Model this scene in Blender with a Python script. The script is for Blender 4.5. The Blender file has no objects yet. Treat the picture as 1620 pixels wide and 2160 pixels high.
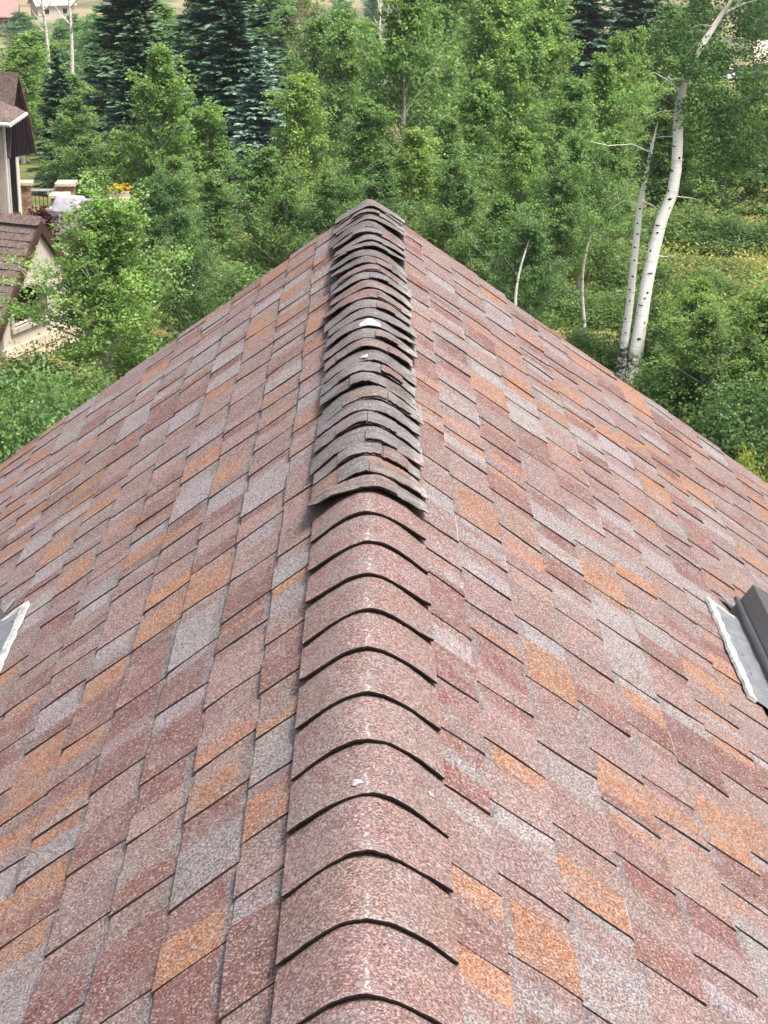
import bpy, math, random
import numpy as np
from mathutils import Vector, Matrix

# ------------------------------------------------------------------ camera, sky, sun, exposure
scene = bpy.context.scene
col = scene.collection
cam_d = bpy.data.cameras.new('camera'); cam = bpy.data.objects.new('camera', cam_d); col.objects.link(cam)
cam.location = (0.008, 0.0, 9.6)
cam.rotation_euler = (math.radians(90 - 19.99), 0, math.radians(-0.40))
cam_d.sensor_fit = 'VERTICAL'; cam_d.sensor_height = 36.0; cam_d.lens = 66.667
cam_d.clip_start = 0.05; cam_d.clip_end = 9000
scene.camera = cam
SUN_EL, SUN_AZ = math.radians(63), math.radians(132)        # azimuth clockwise from +Y
world = bpy.data.worlds.new('World'); scene.world = world; world.use_nodes = True
wn = world.node_tree; bg = wn.nodes['Background']
sky = wn.nodes.new('ShaderNodeTexSky'); sky.sky_type = 'NISHITA'; sky.sun_disc = False
sky.sun_elevation = SUN_EL; sky.sun_rotation = SUN_AZ; sky.air_density = .8; sky.dust_density = 8.0; sky.ozone_density = .6
wn.links.new(sky.outputs[0], bg.inputs[0]); bg.inputs[1].default_value = 0.13
sd = bpy.data.lights.new('sun', 'SUN'); sd.energy = 2.6; sd.angle = math.radians(16); sd.color = (1.0, 0.95, 0.88)
sun = bpy.data.objects.new('sun', sd); col.objects.link(sun); sun.location = (0, 0, 40)
sdir = Vector((math.sin(SUN_AZ) * math.cos(SUN_EL), math.cos(SUN_AZ) * math.cos(SUN_EL), math.sin(SUN_EL)))
sun.rotation_euler = (-sdir).to_track_quat('-Z', 'Y').to_euler()
scene.view_settings.view_transform = 'Standard'; scene.view_settings.look = 'None'
scene.view_settings.exposure = 1.10; scene.view_settings.gamma = 1.0
scene.view_settings.use_curve_mapping = False

rng = np.random.default_rng(7)
rnd = random.Random(11)

# ------------------------------------------------------------------ helpers
def link(o, parent=None):
    col.objects.link(o)
    if parent is not None: o.parent = parent
    return o
def tag(o, label, cat, group=None):
    o['label'] = label; o['category'] = cat
    if group: o['group'] = group
    return o
def empty(name, loc=(0, 0, 0), rz=0.0, scale=(1, 1, 1), parent=None):
    o = bpy.data.objects.new(name, None); o.empty_display_size = 0.2
    o.location = loc; o.rotation_euler = (0, 0, rz); o.scale = scale
    return link(o, parent)
def make_mesh(name, verts, faces, mats, fmat=None, tint=None, along=None, smooth=False):
    me = bpy.data.meshes.new(name)
    me.from_pydata([tuple(v) for v in verts], [], faces)
    for m in mats: me.materials.append(m)
    if fmat is not None: me.polygons.foreach_set('material_index', np.asarray(fmat, dtype=np.int32))
    if tint is not None:
        a = me.color_attributes.new('tint', 'FLOAT_COLOR', 'POINT')
        c = np.ones((len(verts), 4), dtype=np.float32); c[:, :3] = np.asarray(tint, dtype=np.float32)
        a.data.foreach_set('color', c.ravel())
    if along is not None:
        a = me.attributes.new('along', 'FLOAT', 'POINT'); a.data.foreach_set('value', np.asarray(along, dtype=np.float32))
    if smooth: me.polygons.foreach_set('use_smooth', np.ones(len(me.polygons), dtype=bool))
    me.update(); return me
def mesh_obj(name, verts, faces, mats, parent=None, **k):
    return link(bpy.data.objects.new(name, make_mesh(name, verts, faces, mats, **k)), parent)
class MB:
    """collects boxes, prisms and tubes into one mesh"""
    def __init__(s): s.v = []; s.f = []; s.m = []
    def add(s, verts, faces, mi=0):
        b = len(s.v); s.v += [tuple(q) for q in verts]; s.f += [tuple(i + b for i in q) for q in faces]; s.m += [mi] * len(faces); return s
    def box(s, x0, x1, y0, y1, z0, z1, mi=0, mat=None):
        vs = [(x, y, z) for z in (z0, z1) for y in (y0, y1) for x in (x0, x1)]
        if mat is not None: vs = [tuple(mat @ Vector(q)) for q in vs]
        return s.add(vs, [(0, 2, 3, 1), (4, 5, 7, 6), (0, 1, 5, 4), (2, 6, 7, 3), (0, 4, 6, 2), (1, 3, 7, 5)], mi)
    def prism(s, pts, vec, mi=0, mat=None):
        n = len(pts); a = [Vector(q) for q in pts]; b = [q + Vector(vec) for q in a]
        vs = a + b
        if mat is not None: vs = [mat @ q for q in vs]
        return s.add(vs, [tuple(range(n))[::-1], tuple(range(n, 2 * n))] + [(i, (i + 1) % n, n + (i + 1) % n, n + i) for i in range(n)], mi)
    def tube(s, pts, rad, sides=6, mi=0, cap=True):
        pts = [Vector(q) for q in pts]; rings = []
        for i, q in enumerate(pts):
            d = (pts[min(i + 1, len(pts) - 1)] - pts[max(i - 1, 0)]).normalized()
            a = d.cross(Vector((0, 0, 1)) if abs(d.z) < .9 else Vector((1, 0, 0))).normalized(); b = d.cross(a)
            r = rad[i] if hasattr(rad, '__len__') else rad
            rings.append([q + (a * math.cos(t) + b * math.sin(t)) * r for t in [2 * math.pi * k / sides for k in range(sides)]])
        vs = [q for rr in rings for q in rr]; fs = []
        for i in range(len(pts) - 1):
            for k in range(sides):
                k2 = (k + 1) % sides
                fs.append((i * sides + k, i * sides + k2, (i + 1) * sides + k2, (i + 1) * sides + k))
        if cap: fs += [tuple(range(sides)), tuple(range((len(pts) - 1) * sides, len(pts) * sides))[::-1]]
        return s.add(vs, fs, mi)
    def build(s, name, mats, parent=None, smooth=False, bevel=0):
        if not isinstance(mats, (list, tuple)): mats = [mats]
        o = mesh_obj(name, s.v, s.f, mats, parent, fmat=s.m, smooth=smooth)
        if bevel:
            b = o.modifiers.new('bevel', 'BEVEL'); b.width = bevel; b.segments = 2; b.limit_method = 'ANGLE'
        return o

# ------------------------------------------------------------------ materials
class N:
    def __init__(s, name):
        s.m = bpy.data.materials.new(name); s.m.use_nodes = True; s.t = s.m.node_tree
        s.b = s.t.nodes['Principled BSDF']; s.out = s.t.nodes['Material Output']
    def n(s, typ, **k):
        q = s.t.nodes.new(typ)
        for a, v in k.items(): setattr(q, a, v)
        return q
    def set(s, q, i, v):
        if hasattr(v, 'node'): s.t.links.new(v, q.inputs[i])
        else:
            if isinstance(v, tuple) and len(v) == 3 and q.inputs[i].type == 'RGBA': v = v + (1,)
            q.inputs[i].default_value = v
    def pos(s): return s.n('ShaderNodeNewGeometry').outputs['Position']
    def noise(s, vec, scale, detail=2.0, rough=.5, dist=0.0, out=0):
        q = s.n('ShaderNodeTexNoise'); s.set(q, 'Vector', vec); s.set(q, 'Scale', scale); s.set(q, 'Detail', detail); s.set(q, 'Roughness', rough); s.set(q, 'Distortion', dist)
        return q.outputs[out]
    def voro(s, vec, scale, out='Color'):
        q = s.n('ShaderNodeTexVoronoi'); s.set(q, 'Vector', vec); s.set(q, 'Scale', scale); return q.outputs[out]
    def ramp(s, fac, a, b, lo=0.0, hi=1.0):
        q = s.n('ShaderNodeMapRange'); q.interpolation_type = 'SMOOTHSTEP'
        for i, v in enumerate((fac, a, b, lo, hi)): s.set(q, i, v)
        return q.outputs[0]
    def mix(s, fac, a, b, mode='MIX'):
        q = s.n('ShaderNodeMix', data_type='RGBA', blend_type=mode); s.set(q, 0, fac); s.set(q, 6, a); s.set(q, 7, b); return q.outputs[2]
    def math(s, op, a, b=0.0):
        q = s.n('ShaderNodeMath', operation=op); s.set(q, 0, a); s.set(q, 1, b); return q.outputs[0]
    def scale(s, vec, k):
        q = s.n('ShaderNodeVectorMath', operation='MULTIPLY'); s.set(q, 0, vec); q.inputs[1].default_value = k; return q.outputs[0]
    def attr(s, name, out='Color'): return s.n('ShaderNodeAttribute', attribute_name=name).outputs[out]
    def bump(s, h, st, dist):
        q = s.n('ShaderNodeBump'); s.set(q, 'Height', h); q.inputs['Strength'].default_value = st; q.inputs['Distance'].default_value = dist
        s.t.links.new(q.outputs[0], s.b.inputs['Normal'])
    def fin(s, color, rough=.8, spec=.3, metal=0.0):
        s.set(s.b, 'Base Color', color); s.set(s.b, 'Roughness', rough); s.b.inputs['Specular IOR Level'].default_value = spec; s.set(s.b, 'Metallic', metal); return s.m

def granules(name, cracks=False, weathered=False):
    a = N(name); p = a.pos(); tint = a.attr('tint')
    speck = a.noise(p, 220.0, 3.0, .72)
    cell = a.voro(p, 260.0)
    big = a.noise(p, 16.0, 4.0, .65)
    hue = a.noise(p, 9.0, 3.0, .6)
    streak = a.noise(p, 70.0, 3.0, .6)
    c = a.mix(a.ramp(hue, .44, .62, 0, .20), tint, (.165, .148, .148))           # greyer drifts across the tabs
    c = a.mix(a.ramp(a.noise(p, 11.0, 4.0, .62), .50, .66, 0, .50), c, (.158, .088, .068))
    c = a.mix(a.ramp(a.noise(p, 7.5, 4.0, .62), .52, .66, 0, .38), c, (.170, .156, .162))
    c = a.mix(1.0, c, a.mix(a.ramp(speck, .32, .68), (.12, .11, .11), (1.78, 1.76, 1.75)), 'MULTIPLY')
    sep = a.n('ShaderNodeSeparateColor'); a.set(sep, 0, cell)
    c = a.mix(a.ramp(sep.outputs[0], .78, .90, 0, .55), c, (.38, .325, .31))      # pale granules
    c = a.mix(a.ramp(sep.outputs[1], .74, .88, 0, .65), c, (.060, .048, .046))    # dark granules
    c = a.mix(a.ramp(big, .42, .66, 0, .18), c, (.19, .176, .176))                # grey bloom of worn granules
    c = a.mix(a.ramp(streak, .52, .72, 0, .25), c, (.09, .062, .058))
    if weathered:
        w1 = a.noise(a.scale(p, (.5, 2.2, 1.0)), 26.0, 5.0, .7)
        w2 = a.noise(p, 9.0, 3.0, .6)
        c = a.mix(a.ramp(w1, .44, .62, 0, .66), c, (.062, .060, .061))
        c = a.mix(a.ramp(w2, .50, .66, 0, .50), c, (.165, .16, .16))
        x = a.n('ShaderNodeSeparateXYZ'); a.set(x, 0, p)
        ed = a.ramp(x.outputs[0], .10, .152)
        wh = a.ramp(a.noise(a.scale(p, (1, 2.6, 1)), 30.0, 5.0, .72), .48, .60)
        c = a.mix(a.math('MULTIPLY', a.math('MULTIPLY', ed, wh), .75), c, (.46, .46, .45))
        c = a.mix(a.ramp(a.noise(p, 60.0, 4.0, .7), .64, .74, 0, .5), c, (.28, .28, .275))
    if cracks:
        x = a.n('ShaderNodeSeparateXYZ'); a.set(x, 0, p)
        wob = a.math('MULTIPLY', a.math('SUBTRACT', a.noise(p, 34.0, 4.0, .6), .5), .045)
        d = a.math('ABSOLUTE', a.math('ADD', x.outputs[0], wob))
        line = a.ramp(d, .0010, .0034, 1, 0)
        gate = a.ramp(a.noise(p, 48.0, 2.0), .42, .56)
        al = a.attr('along', 'Fac')
        near = a.ramp(al, .30, .62, 1, 0)
        c = a.mix(a.math('MULTIPLY', a.math('MULTIPLY', line, gate), a.math('MULTIPLY', near, .75)), c, (.40, .41, .40))
        soft = a.ramp(d, .004, .024, .22, 0)
        c = a.mix(a.math('MULTIPLY', soft, a.ramp(al, .0, .45, 1, .2)), c, (.27, .255, .25))
        c = a.mix(a.math('MULTIPLY', a.ramp(al, .0, .035, .40, 0), a.ramp(a.noise(p, 55.0, 2.0), .45, .6)), c, (.32, .31, .31))
    a.bump(a.math('ADD', speck, a.math('MULTIPLY', streak, .6)), .45, .0016)
    return a.fin(c, .9, .25)
M = {}
M['shingle'] = granules('shingle_granules')
M['cap'] = granules('ridge_cap_granules', cracks=True)
M['oldcap'] = granules('weathered_cap_granules', weathered=True)
def simple(name, colr, rough=.7, spec=.3, var=.25, scale=8.0, metal=0.0, bump=0.0, obj_coord=False):
    a = N(name); p = a.pos()
    nz = a.noise(p, scale, 4.0, .6)
    f = a.ramp(nz, .3, .7)
    c = a.mix(f, tuple(q * (1 - var) for q in colr), tuple(min(1, q * (1 + var)) for q in colr))
    if bump: a.bump(nz, .5, bump)
    return a.fin(c, rough, spec, metal)
M['asphalt'] = simple('asphalt_edge', (.020, .014, .013), .8, .2, .4, 200.0)
M['fibre'] = simple('worn_edge', (.30, .285, .28), .9, .2, .35, 120.0)
M['deckwood'] = simple('roof_sheathing', (.22, .15, .09), .8, .2, .2, 12.0)
M['trimbrown'] = simple('brown_trim', (.050, .028, .021), .6, .3, .25, 20.0)
M['siding'] = simple('house_siding', (.33, .27, .21), .8, .2, .12, 5.0)
M['flash'] = simple('galvanised_flashing', (.25, .27, .29), .50, .5, .16, 28.0, .55, .002)
M['sealant'] = simple('white_sealant', (.36, .375, .37), .7, .2, .35, 40.0)
M['frame'] = simple('grey_skylight_frame', (.075, .082, .088), .38, .5, .12, 30.0, .3)
M['stucco'] = simple('cream_stucco', (.42, .385, .335), .9, .2, .06, 9.0, 0, .003)
M['stuccotrim'] = simple('stucco_trim', (.36, .325, .29), .9, .2, .06, 9.0)
M['darkwood'] = simple('dark_brown_wood', (.010, .005, .006), .7, .3, .3, 14.0)
M['window'] = simple('dark_glass', (.012, .011, .012), .08, .6, .3, 3.0)
M['gutter'] = simple('pale_gutter', (.48, .47, .45), .5, .4, .06, 6.0)
M['dshingle'] = simple('dark_shingle', (.115, .088, .082), .9, .2, .35, 16.0)
M['stone'] = simple('rough_stone', (.24, .17, .11), .9, .2, .45, 9.0, 0, .02)
M['stonecap'] = simple('sandstone_cap', (.44, .37, .28), .9, .2, .16, 8.0)
M['rail'] = simple('black_railing', (.03, .03, .028), .5, .4, .1, 5.0)
M['railcap'] = simple('pale_handrail', (.38, .40, .38), .5, .4, .1, 5.0)
M['grill'] = simple('grey_cover_cloth', (.31, .31, .345), .7, .3, .12, 5.0, 0, .02)
M['soil'] = simple('bare_soil', (.34, .27, .19), .95, .1, .25, 6.0)
M['terrace'] = simple('terrace_paving', (.33, .28, .23), .9, .2, .2, 4.0)
M['redroof'] = simple('far_red_roof', (.30, .16, .145), .8, .2, .1, 1.0)
M['tanroof'] = simple('far_tan_roof', (.46, .37, .30), .8, .2, .06, 1.0)
M['farwall'] = simple('far_wall', (.10, .085, .08), .8, .2, .2, 1.0)
M['farwhite'] = simple('far_pale_wall', (.40, .36, .32), .8, .2, .08, 1.0)
M['carwhite'] = simple('white_car_paint', (.70, .72, .74), .3, .5, .03, 1.0)
M['cardark'] = simple('dark_car_paint', (.035, .04, .055), .3, .5, .1, 1.0)
M['tyre'] = simple('tyre_rubber', (.02, .02, .02), .8, .2, .2, 9.0)
M['lamp'] = simple('headlight_glass', (.75, .75, .72), .15, .5, .02, 1.0)
M['dropping'] = simple('bird_dropping_white', (.52, .53, .52), .8, .2, .08, 150.0)
M['petal'] = simple('yellow_petals', (.80, .55, .06), .7, .2, .2, 60.0)

def leaf_mat(name, trans=.52, rough=.55):
    a = N(name); t = a.attr('tint'); oc = a.n('ShaderNodeObjectInfo').outputs['Color']
    c = a.mix(1.0, t, oc, 'MULTIPLY')
    a.fin(c, rough, .35)
    tr = a.n('ShaderNodeBsdfTranslucent'); a.set(tr, 0, a.mix(1.0, c, (1.15, 1.25, .75), 'MULTIPLY'))
    mx = a.n('ShaderNodeMixShader'); mx.inputs[0].default_value = trans
    a.t.links.new(a.b.outputs[0], mx.inputs[1]); a.t.links.new(tr.outputs[0], mx.inputs[2]); a.t.links.new(mx.outputs[0], a.out.inputs[0])
    return a.m
M['leaf'] = leaf_mat('aspen_leaf'); M['needle'] = leaf_mat('spruce_needle', .10, .7)
def bark(name, base, dark, sc):
    a = N(name); p = a.pos()
    n1 = a.noise(a.scale(p, (1, 1, 2.6)), sc, 4.0, .65)
    c = a.mix(a.ramp(n1, .52, .66), base, dark)
    a.bump(n1, .4, .01)
    return a.fin(c, .85, .2)
M['bark'] = bark('aspen_bark', (.50, .50, .44), (.12, .11, .09), 5.0)
M['greybark'] = bark('spruce_bark', (.11, .08, .06), (.05, .035, .03), 6.0)
M['twig'] = bark('twig_bark', (.36, .33, .26), (.16, .13, .10), 8.0)
def birch_bark():
    a = N('white_birch_bark'); p = a.pos(); x = a.n('ShaderNodeSeparateXYZ'); a.set(x, 0, p)
    band = a.noise(a.scale(p, (.8, .8, 9.0)), 3.0, 4.0, .7)
    c = a.mix(a.ramp(band, .50, .70, 0, .6), (.74, .74, .72), (.36, .35, .33))
    rough = a.noise(a.scale(p, (1.0, 1.0, 2.2)), 5.5, 5.0, .75)
    low = a.ramp(x.outputs[2], .15, .40, 1, 0)
    c = a.mix(a.math('MULTIPLY', low, a.ramp(rough, .40, .54)), c, (.045, .04, .035))
    top = a.ramp(x.outputs[2], 4.2, 4.9)
    c = a.mix(a.math('MULTIPLY', top, .75), c, (.25, .235, .21))
    a.bump(a.math('ADD', band, a.math('MULTIPLY', rough, low)), .35, .02)
    return a.fin(c, .7, .3)
M['birch'] = birch_bark()
M['scar'] = simple('dark_bark_scar', (.035, .03, .028), .9, .1, .3, 40.0)
def ground_mat():
    a = N('meadow_ground'); p = a.pos()
    n1 = a.noise(p, .22, 5.0, .6); n2 = a.noise(p, 2.2, 5.0, .7); n3 = a.noise(p, .035, 4.0, .6); n4 = a.noise(p, 14.0, 3.0, .7)
    x = a.n('ShaderNodeSeparateXYZ'); a.set(x, 0, p)
    c = a.mix(a.ramp(n1, .40, .60), (.075, .105, .028), (.185, .165, .062))
    c = a.mix(a.ramp(n2, .52, .72, 0, .6), c, (.28, .235, .12))
    far = a.ramp(x.outputs[1], 200.0, 300.0)
    dry = a.mix(a.ramp(n3, .42, .58), (.25, .215, .125), (.11, .115, .07))
    c = a.mix(far, c, dry)
    c = a.mix(1.0, c, a.mix(n4, (.6, .6, .6), (1.3, 1.3, 1.3)), 'MULTIPLY')
    a.bump(n2, .6, .08)
    return a.fin(c, .95, .1)
M['ground'] = ground_mat()
M['field'] = simple('dry_field', (.34, .27, .15), .95, .1, .25, .6)

# ------------------------------------------------------------------ ground
TK = ([-4000, 0, 30, 60, 120, 250, 350, 500, 1000, 2500, 6000], [0, 0, 0, -3, -9, -22, -26, -26, 0, 70, 120])
def terr(y): return float(np.interp(y, *TK))
ys = np.unique(np.concatenate([[-4000, -1000, -200, -60, -20], np.arange(-8, 130, 1.5), np.arange(130, 500, 10.0), [500, 600, 800, 1000, 1500, 2500, 4000, 6000]]))
xs = np.unique(np.concatenate([[-5000, -2000, -900, -400, -220], np.arange(-140, 142, 4.0), [220, 400, 900, 2000, 5000]]))
def gz(x, y):
    z = terr(y)
    if 14 < y < 150: z += .12 * math.sin(x * .7 + y * .37) * math.sin(y * .51 - x * .21) * min(1, (y - 14) / 10)
    return z
gv = [(x, y, gz(x, y)) for y in ys for x in xs]; nx_ = len(xs)
gf = [(j * nx_ + i, j * nx_ + i + 1, (j + 1) * nx_ + i + 1, (j + 1) * nx_ + i) for j in range(len(ys) - 1) for i in range(nx_ - 1)]
g = mesh_obj('ground', gv, gf, [M['ground']], smooth=True); g['kind'] = 'structure'
fy = [190, 200, 212, 224, 236, 249]
fv = [(x, y, gz(x, y) + .12) for y in fy for x in (38 + .12 * (y - 190), 52, 68, 90)]
ff = [(j * 4 + i, j * 4 + i + 1, j * 4 + 5 + i, j * 4 + 4 + i) for j in range(5) for i in range(3)]
f_ = mesh_obj('dry_field', fv, ff, [M['field']]); f_['kind'] = 'structure'

# ------------------------------------------------------------------ the house under the camera
house = empty('house', (0, 0, 0))
tag(house, 'house seen from its roof, red, orange and grey shingled slopes meeting at a capped ridge', 'house')
PITCH = math.atan(.718); CP, SP = math.cos(PITCH), math.sin(PITCH); ZR = 7.990
Y_FAR, Y_NEAR = 8.52, .55
def slope_pt(sg, s, y, n): return (sg * (s * CP + n * SP), y, ZR - s * SP + n * CP)
def sag(sg, s, y): return .0022 * math.sin(5.1 * y + 2.3 * s + sg) + .0016 * math.sin(11.3 * y - 4.7 * s + 2 * sg) + .0020 * math.sin(3.1 * s + 1.7 * y)
EXPO = .159; S_OFF = .278
PAL = {'mauve': (.158, .107, .104), 'grey': (.182, .170, .178), 'orange': (.212, .104, .058), 'red': (.120, .055, .049), 'tan': (.168, .112, .100)}
def pick_color(r):
    k = r.choices(['mauve', 'grey', 'orange', 'red', 'tan'], [.32, .22, .16, .21, .09])[0]
    c = PAL[k]; j = r.uniform(.86, 1.14)
    return tuple(q * j * r.uniform(.96, 1.04) for q in c)
def shingle_piece(sg, k, y0, y1, raised, r, c_in=None):
    s0 = S_OFF + EXPO * (k - 1); s1 = s0 + EXPO + r.uniform(-.002, .002); 
    head = s0 - .030 if not raised else s0 - .016
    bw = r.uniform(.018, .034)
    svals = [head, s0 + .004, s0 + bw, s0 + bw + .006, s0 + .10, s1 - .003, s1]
    band = r.random() < (.85 if not raised else .25)  # printed grey granule band, darkened also to stand in for course-line shadow
    c1 = c_in or pick_color(r); c2 = pick_color(r) if r.random() < .42 else c1
    cut = r.uniform(.25, .75); L = y1 - y0; dl = min(r.uniform(.004, .026) / max(L, .02), .2)
    tv = [0, cut - dl, cut + dl, 1]
    cols = [c1, c1, c2, c2]
    sk0, sk1 = r.uniform(-.26, -.10), r.uniform(-.26, -.10); bow = r.uniform(-.002, .007)
    curl = r.uniform(0, .0030); dip = r.uniform(-.0014, .0012)
    V = []; T = []
    nt = []
    for s in svals:
        f = (s - s0) / EXPO
        n = .003 + .0062 * f + dip * math.sin(math.pi * max(0, min(1, f)))
        if raised: n += .0030 + .0016 * f
        n += curl * max(0, f) ** 3
        nt.append(n)
    for s, n in zip(svals, nt):
        for t, c in zip(tv, cols):
            y = y0 + t * L + (sk0 * (1 - t) + sk1 * t) * (s - s0 - EXPO / 2) + bow * math.sin(math.pi * (s - s0) / EXPO)
            dn = n - (.0012 if s == svals[-1] else 0)
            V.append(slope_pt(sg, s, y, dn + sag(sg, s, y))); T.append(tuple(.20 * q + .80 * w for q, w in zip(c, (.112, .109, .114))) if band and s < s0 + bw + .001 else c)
    F = []; FM = []; nS = len(svals); nY = 4
    edge_pale = (raised and r.random() < (.07 if sg > 0 else .03))
    for i in range(nS - 1):
        for j in range(nY - 1):
            q = (i * nY + j, i * nY + j + 1, (i + 1) * nY + j + 1, (i + 1) * nY + j)
            F.append(q if sg < 0 else q[::-1]); FM.append(2 if (edge_pale and i == nS - 2) else 0)
    base = len(V); dep = .0055
    rim = [(i, 0) for i in range(nS)] + [(nS - 1, j) for j in range(1, nY)] + [(i, nY - 1) for i in range(nS - 2, -1, -1)]
    for (i, j) in rim:
        s, n = svals[i], nt[i]; t = tv[j]
        y = y0 + t * L + (sk0 * (1 - t) + sk1 * t) * (s - s0 - EXPO / 2) + bow * math.sin(math.pi * (s - s0) / EXPO)
        V.append(slope_pt(sg, s, y, n - dep + sag(sg, s, y))); T.append(cols[j])
    for a in range(len(rim) - 1):
        i0 = rim[a][0] * nY + rim[a][1]; i1 = rim[a + 1][0] * nY + rim[a + 1][1]
        q = (i0, i1, base + a + 1, base + a); F.append(q if sg > 0 else q[::-1]); FM.append(1)
    cy = (y0 + y1) / 2; cs = s0 + EXPO / 2
    return V, F, FM, T, (sg * cs * CP, cy, ZR - cs * SP), L * EXPO
def in_view(p):
    dx, dy, dz = p[0] - .008, p[1], p[2] - 9.6
    a = math.radians(19.99); z = dy * math.cos(a) - dz * math.sin(a); u = dx / z; v = (dz * math.cos(a) + dy * math.sin(a)) / z
    return abs(u) < .200 and abs(v) < .268 and z > 0, z
SKY_BOX = {1: (1.345, 2.9, 4.98, 5.80), -1: (1.355, 2.9, 4.95, 5.80)}
slopes = {}
pieces = []
for sg in (-1, 1):
    d = MB()
    a = [slope_pt(sg, s, -4.0, n) for s, n in ((.055, -.004), (5.0, -.004), (5.0, -.03), (.055, -.03))]
    d.prism(a, (0, 4.0 + Y_FAR - .02, 0))
    slopes[sg] = d.build('roof_slope', M['deckwood'], house)
    for k in range(0, 31):
        r = random.Random(1000 * (sg + 2) + k)
        y = Y_NEAR - r.uniform(0, .2); raised = r.random() < .5
        yend = Y_FAR + r.uniform(-.010, .014)
        while y < yend - .02:
            L = r.choice([.10, .13, .16, .19, .25]) * r.uniform(.85, 1.15) if raised else r.choice([.07, .10, .13, .17]) * r.uniform(.85, 1.15)
            y1 = min(y + L, yend)
            if yend - y1 < .07: y1 = yend
            mid = S_OFF + EXPO * (k - .5)
            sb = SKY_BOX[sg]
            if not (sb[0] + .02 < mid < sb[1] and y1 > sb[2] + .06 and y < sb[3] - .14):
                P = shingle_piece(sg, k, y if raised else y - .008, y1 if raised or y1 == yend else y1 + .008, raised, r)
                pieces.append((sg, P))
            y = y1; raised = not raised
rank = []
for i, (sg, P) in enumerate(pieces):
    ok, z = in_view(P[4])
    hid = abs(P[4][0]) < .14
    rank.append((-(P[5] / z ** 2) if ok and not hid else 0, i))
rank.sort()
single = set(i for v, i in rank[:300] if v < 0)
rest = {-1: ([], [], [], []), 1: ([], [], [], [])}
SM = [M['shingle'], M['asphalt'], M['fibre']]
for i, (sg, P) in enumerate(pieces):
    V, F, FM, T = P[:4]
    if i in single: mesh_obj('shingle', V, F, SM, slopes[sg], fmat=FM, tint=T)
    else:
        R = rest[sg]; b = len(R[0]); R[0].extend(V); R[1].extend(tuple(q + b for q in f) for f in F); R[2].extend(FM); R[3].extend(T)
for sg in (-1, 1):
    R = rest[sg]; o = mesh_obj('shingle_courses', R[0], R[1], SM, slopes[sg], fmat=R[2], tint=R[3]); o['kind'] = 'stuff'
    o = MB().prism([slope_pt(sg, s, Y_FAR - .06, n) for s, n in ((.03, -.031), (5.0, -.031), (5.0, -.19), (.03, -.19))], (0, .035, 0)).build('rake_board', M['trimbrown'], house)
    MB().prism([slope_pt(sg, s, Y_FAR - .055, n) for s, n in ((.06, .0005), (5.0, .0005), (5.0, -.0035), (.06, -.0035))], (0, .062, 0)).build('drip_edge', M['trimbrown'], house)
    MB().box(*( (3.35, 3.5) if sg > 0 else (-3.5, -3.35)), -3.8, 8.18, -.5, 5.50).build('side_wall', M['siding'], house)
    xg = sorted((sg * 4.10, sg * 4.22)); MB().box(*xg, -4, Y_FAR - .06, 4.90, 5.01).build('gutter', M['gutter'], house)
MB().prism([(-3.35, 8.10, -.5), (3.35, 8.10, -.5), (3.35, 8.10, 5.42), (0, 8.10, 7.80), (-3.35, 8.10, 5.42)], (0, .10, 0)).build('gable_wall', M['siding'], house)

# ridge vent and ridge caps
CAP_W = .143
def prof(x, y=3.0, dm=0.0):
    m = float(np.interp(y, [4.6, 7.4, 8.5], [1.10, 1.05, .74])) + dm; r = float(np.interp(y, [4.6, 7.4, 8.5], [.100, .095, .022]))
    return -(math.sqrt((m * x) ** 2 + r * r) - r)
def arc_sheet(y0, length, u0, u1, zf, w=CAP_W, xc=0.0, skew=0.0, th=.004, nx=18, ny=4, rag=0.0, r=None):
    """curved sheet over the ridge; v=0 is the butt facing the viewer; zf(x, v) gives the top height"""
    V = []; AL = []
    rg = [[(r.uniform(-rag, rag) if (rag and j in (0, ny)) else 0) for i in range(nx + 1)] for j in range(ny + 1)]
    for j in range(ny + 1):
        v = length * j / ny
        for i in range(nx + 1):
            u = u0 + (u1 - u0) * i / nx; x = u * w
            V.append((xc + x, y0 + v + skew * x + rg[j][i], ZR + zf(x, v))); AL.append(min(1, v / .205))
    nn = len(V); V += [(a, b, c - th) for a, b, c in V]; AL = AL + AL
    F = []; FM = []; W = nx + 1
    for j in range(ny):
        for i in range(nx):
            q = (j * W + i, j * W + i + 1, (j + 1) * W + i + 1, (j + 1) * W + i); F.append(q); FM.append(0)
            F.append(tuple(t + nn for t in q[::-1])); FM.append(1)
    for i in range(nx):
        F.append((i, nn + i, nn + i + 1, i + 1)); FM.append(1)
        a = ny * W + i; F.append((a, a + 1, nn + a + 1, nn + a)); FM.append(1)
    for j in range(ny):
        a = j * W; F.append((a, a + W, nn + a + W, nn + a)); FM.append(1)
        a = j * W + nx; F.append((a, nn + a, nn + a + W, a + W)); FM.append(1)
    return V, F, FM, AL
STEP = .2048; Y0 = 2.334; TH = .0112
vent_v = []; 
V, F, FM, AL = arc_sheet(.4, Y_FAR - .415, -.82, .82, lambda x, v: prof(x, .4 + v) - .016, th=.010, nx=16, ny=14)
vent = mesh_obj('ridge_vent', V, F, [M['rail'], M['rail']], house, fmat=FM)
def join(parts):
    V, F, FM, AL, T = [], [], [], [], []
    for (v, f, m, a, t) in parts:
        b = len(V); V += v; F += [tuple(q + b for q in x) for x in f]; FM += m; AL += a; T += [t] * len(v)
    return V, F, FM, AL, T
BASE_L = .0180
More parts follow.
